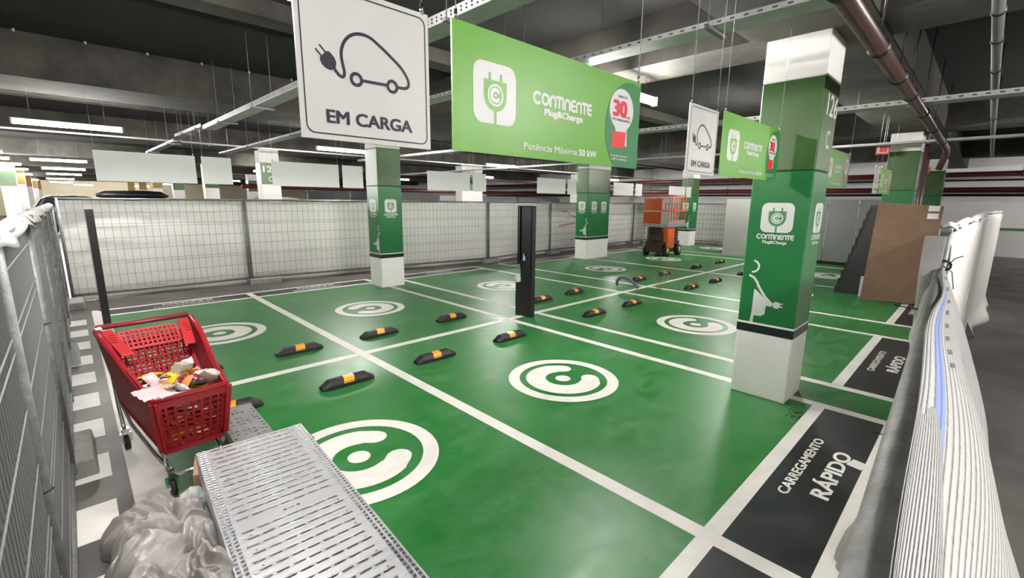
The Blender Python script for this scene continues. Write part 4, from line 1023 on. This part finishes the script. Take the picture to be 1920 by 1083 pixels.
b = MB(); b.tube([(.05, .44, .05), (.05, .44, 1.03)], .025, 8); obj('ladder_rail', b, GALV, t)

# red white tape on the far fence sheet
TAPE = mat('red_tape', (.55, .06, .07), .5)
b = MB()
for k in range(26):
    x = 10.6+k*.11; z = .95+.10*sin(k*.12)
    b.quad((x, 5.80+.02*(x-10), z), (x+.05, 5.80+.02*(x-10), z+.0), (x+.08, 5.80+.02*(x-10), z+.08), (x+.03, 5.80+.02*(x-10), z+.08))
b.tube([(10.7, 5.78, 1.5), (11.0, 5.79, 1.52), (11.25, 5.79, 1.38), (11.55, 5.8, 1.30), (11.9, 5.8, 1.42), (12.1, 5.81, 1.55)], .012, 6)
o = obj('barrier_tape', b, TAPE, fixn=False); tag(o, 'red and white barrier tape sagging on the fence left of the lift', 'tape')

# ================================================================ HOARDING AND LEANING SHEETS
hl = [(1.45, .25, 'pale grey hoarding board at the left end, next to the far column', PALEB), (.22, -.98, 'pale grey hoarding board partly behind column 126', PALEB), (-1.01, -1.62, 'narrow grey hoarding board right behind column 126', GREYB),
      (-1.65, -2.40, 'grey hoarding board just right of column 126', GREYB), (-2.43, -3.5, 'grey hoarding board left of the black leaning stack', GREYB)]
for y0, y1, lab, mt in hl:
    t = thing('hoarding_board', 'tall '+lab, 'board', (14.75-.02*y0, (y0+y1)/2, 0), 0, 'grey hoarding boards'); w2 = (y0-y1)/2
    b = MB(); b.box(-.02, -w2+.004, .10, .02, w2-.004, 2.02); obj('board_face', b, mt, t)
    b = MB(); b.box(-.05, -w2, .0, .30, w2, .10); obj('base_rail', b, BLACK if mt is GREYB else PALEB, t)
t = thing('cardboard_sheet', 'large brown cardboard sheet leaning at the second front column', 'cardboard', (8.93, -4.0, 0), radians(2))
b = MB(); b.hexa([(-.02, -.52, .03), (.03, -.52, .03), (.03, .42, .0), (-.02, .42, .0), (.42, -.57, 1.86), (.47, -.57, 1.86), (.47, .40, 1.93), (.42, .40, 1.93)]); obj('sheet_body', b, CARDB, t)
b = MB()
for z0 in (1.62, 1.76): b.hexa([(-.03+z0*.237, -.52, z0), (-.028+z0*.237, -.52, z0), (-.028+z0*.237, -.36, z0), (-.03+z0*.237, -.36, z0), (-.004+z0*.237, -.52, z0+.10), (-.002+z0*.237, -.52, z0+.10), (-.002+z0*.237, -.36, z0+.10), (-.004+z0*.237, -.36, z0+.10)])
obj('white_label', b, WHITEP, t)
b = MB(); b.box(.0, -.1, 0, .03, .40, .42); o = obj('white_board', b, SWHITE, loc=(9.22, -3.90, 0)); tag(o, 'low white board peeking out behind the cardboard sheet', 'board')
for k, (dx_, lab) in enumerate(((0, 'black foam sheet leaning left of the cardboard, outermost'), (.10, 'black foam sheet in the middle of the leaning stack'), (.20, 'black foam sheet against the column in the leaning stack'))):
    b = MB(); n_ = 16
    pts = []
    b.hexa([(-.02, -.35, 0), (.02, -.35, 0), (.02, .30-.05*k, 0), (-.02, .30-.05*k, 0), (.15, -.72, 1.85-.08*k), (.19, -.72, 1.85-.08*k), (.19, -.08-.05*k, 1.87-.06*k), (.15, -.08-.05*k, 1.87-.06*k)])
    for i in range(30): f_ = i/30; w_ = .30-.05*k-.38*f_+.012*sin(i*2.1)+.012; b.box(.15*f_-.015, w_-.05, 1.78*f_+.01, .15*f_+.03, w_, 1.78*f_+.075)
    o = obj('foam_sheet', b, BLACK, loc=(9.38+dx_, -3.36, 0)); tag(o, lab, 'foam sheet', 'black foam sheets')

# ================================================================ CARS BEYOND THE FENCE
def car(label, loc, rz, paint, L=4.3, H=1.5, W=1.75, box=False):
    t = thing('car', label, 'car', loc, rz, 'cars parked beyond the back fence'); k = L/4.3; h = H/1.5
    side = [(-2.15, .35), (-2.1, .75), (-2.0, .95), (-1.75, 1.0), (-1.45, 1.38), (-1.1, 1.48), (-.2, 1.5), (.35, 1.44), (1.0, 1.02), (1.75, .92), (2.1, .75), (2.15, .35)]
    def shell(x, z): # width narrows above the beltline
        return W/2*(1 if z < 1.0 else 1-.18*(z-1.0)/.5)
    n_ = len(side); vs = []
    for sg in (-1, 1):
        for x, z in side: vs.append((x*k, sg*shell(x, z), z*h))
    fs = [tuple(range(n_)), tuple(range(2*n_-1, n_-1, -1))]+[(i, (i+1) % n_, n_+(i+1) % n_, n_+i) for i in range(n_)]
    b = MB(); b.add(vs, fs); obj('car_body', b, paint, t, bevel=.05)
    g = mat('car_glass', (.02, .022, .025), .08)
    b = MB()
    for sg in (-1, 1):
        y = lambda z: sg*(shell(0, z)+.006)
        b.add([(-1.6*k, y(1.03), 1.03*h), (.85*k, y(1.03), 1.03*h), (.3*k, y(1.4), 1.40*h), (-1.3*k, y(1.4), 1.40*h)], [(0, 1, 2, 3)])
    b.add([(1.02*k, -.72, 1.03*h), (1.02*k, .72, 1.03*h), (.40*k, .64, 1.43*h), (.40*k, -.64, 1.43*h)], [(0, 1, 2, 3)])
    b.add([(-1.77*k, -.72, 1.03*h), (-1.77*k, .72, 1.03*h), (-1.48*k, .66, 1.38*h), (-1.48*k, -.66, 1.38*h)], [(0, 1, 2, 3)])
    obj('car_window', b, g, t, fixn=False)
    for x in (-1.35, 1.35):
        for sg in (-1, 1):
            b = MB(); b.tube([(x*k, sg*(W/2-.2), .32), (x*k, sg*(W/2+.01), .32)], .32, 20); obj('car_wheel', b, RUBBER, t)
    if box:
        b = MB(); b.tube([(-1.35, 0, H+.20), (-1.1, 0, H+.22), (0, 0, H+.24), (.55, 0, H+.22), (.8, 0, H+.17)], [.10, .24, .27, .24, .06], 14)
        b2 = MB(); b2.bar((-.8, -.6, H+.02), (-.8, .6, H+.02), .04); b2.bar((.2, -.6, H+.02), (.2, .6, H+.02), .04); obj('roof_bar', b2, BLACK, t)
        o = obj('roof_box', b, BLACK, t); o.scale = (1, 1.2, .62); o.location = (0, 0, (H+.2)*.38)
    return t
car('dark car with a long black roof box beyond the back fence', (-.25, 17.6, 0), .05, mat('car_black', (.012, .012, .014), .25), H=1.74, box=True)
car('dark grey car at the left behind the back fence', (-1.9, 28, 0), .1, mat('car_grey', (.05, .052, .06), .25), L=4.2, H=1.96)
car('silver car between the two dark cars behind the fence', (1.6, 33.0, 0), -.1, mat('car_silver', (.42, .43, .45), .28), L=4.4, H=1.95)
car('white van shaped car far behind the narrow blank board', (6.2, 21.5, 0), .1, mat('car_white', (.66, .66, .67), .3), L=4.6, H=1.98)

# boarding beyond the fence (middle distance); the black sheets stand for shade in openings
for x0, x1, y, z, lab, mt in ((12.2, 14.6, 15.6, 2.15, 'grey boarding behind the fence left of the wide column', BLUEGREYC), (14.8, 18.0, 15.6, 2.15, 'grey boarding behind the fence, second run', BLUEGREYC),
     (18.2, 22.2, 15.6, 2.10, 'grey boarding behind the fence, run beside the right wall', BLUEGREYC), (4.2, 5.2, 12.8, 2.2, 'black sheet painted as doorway shade left of the near green column', BLACK), (6.2, 8.2, 13.5, 2.2, 'black sheet painted as the shade of an opening right of the near green column', BLACK)):
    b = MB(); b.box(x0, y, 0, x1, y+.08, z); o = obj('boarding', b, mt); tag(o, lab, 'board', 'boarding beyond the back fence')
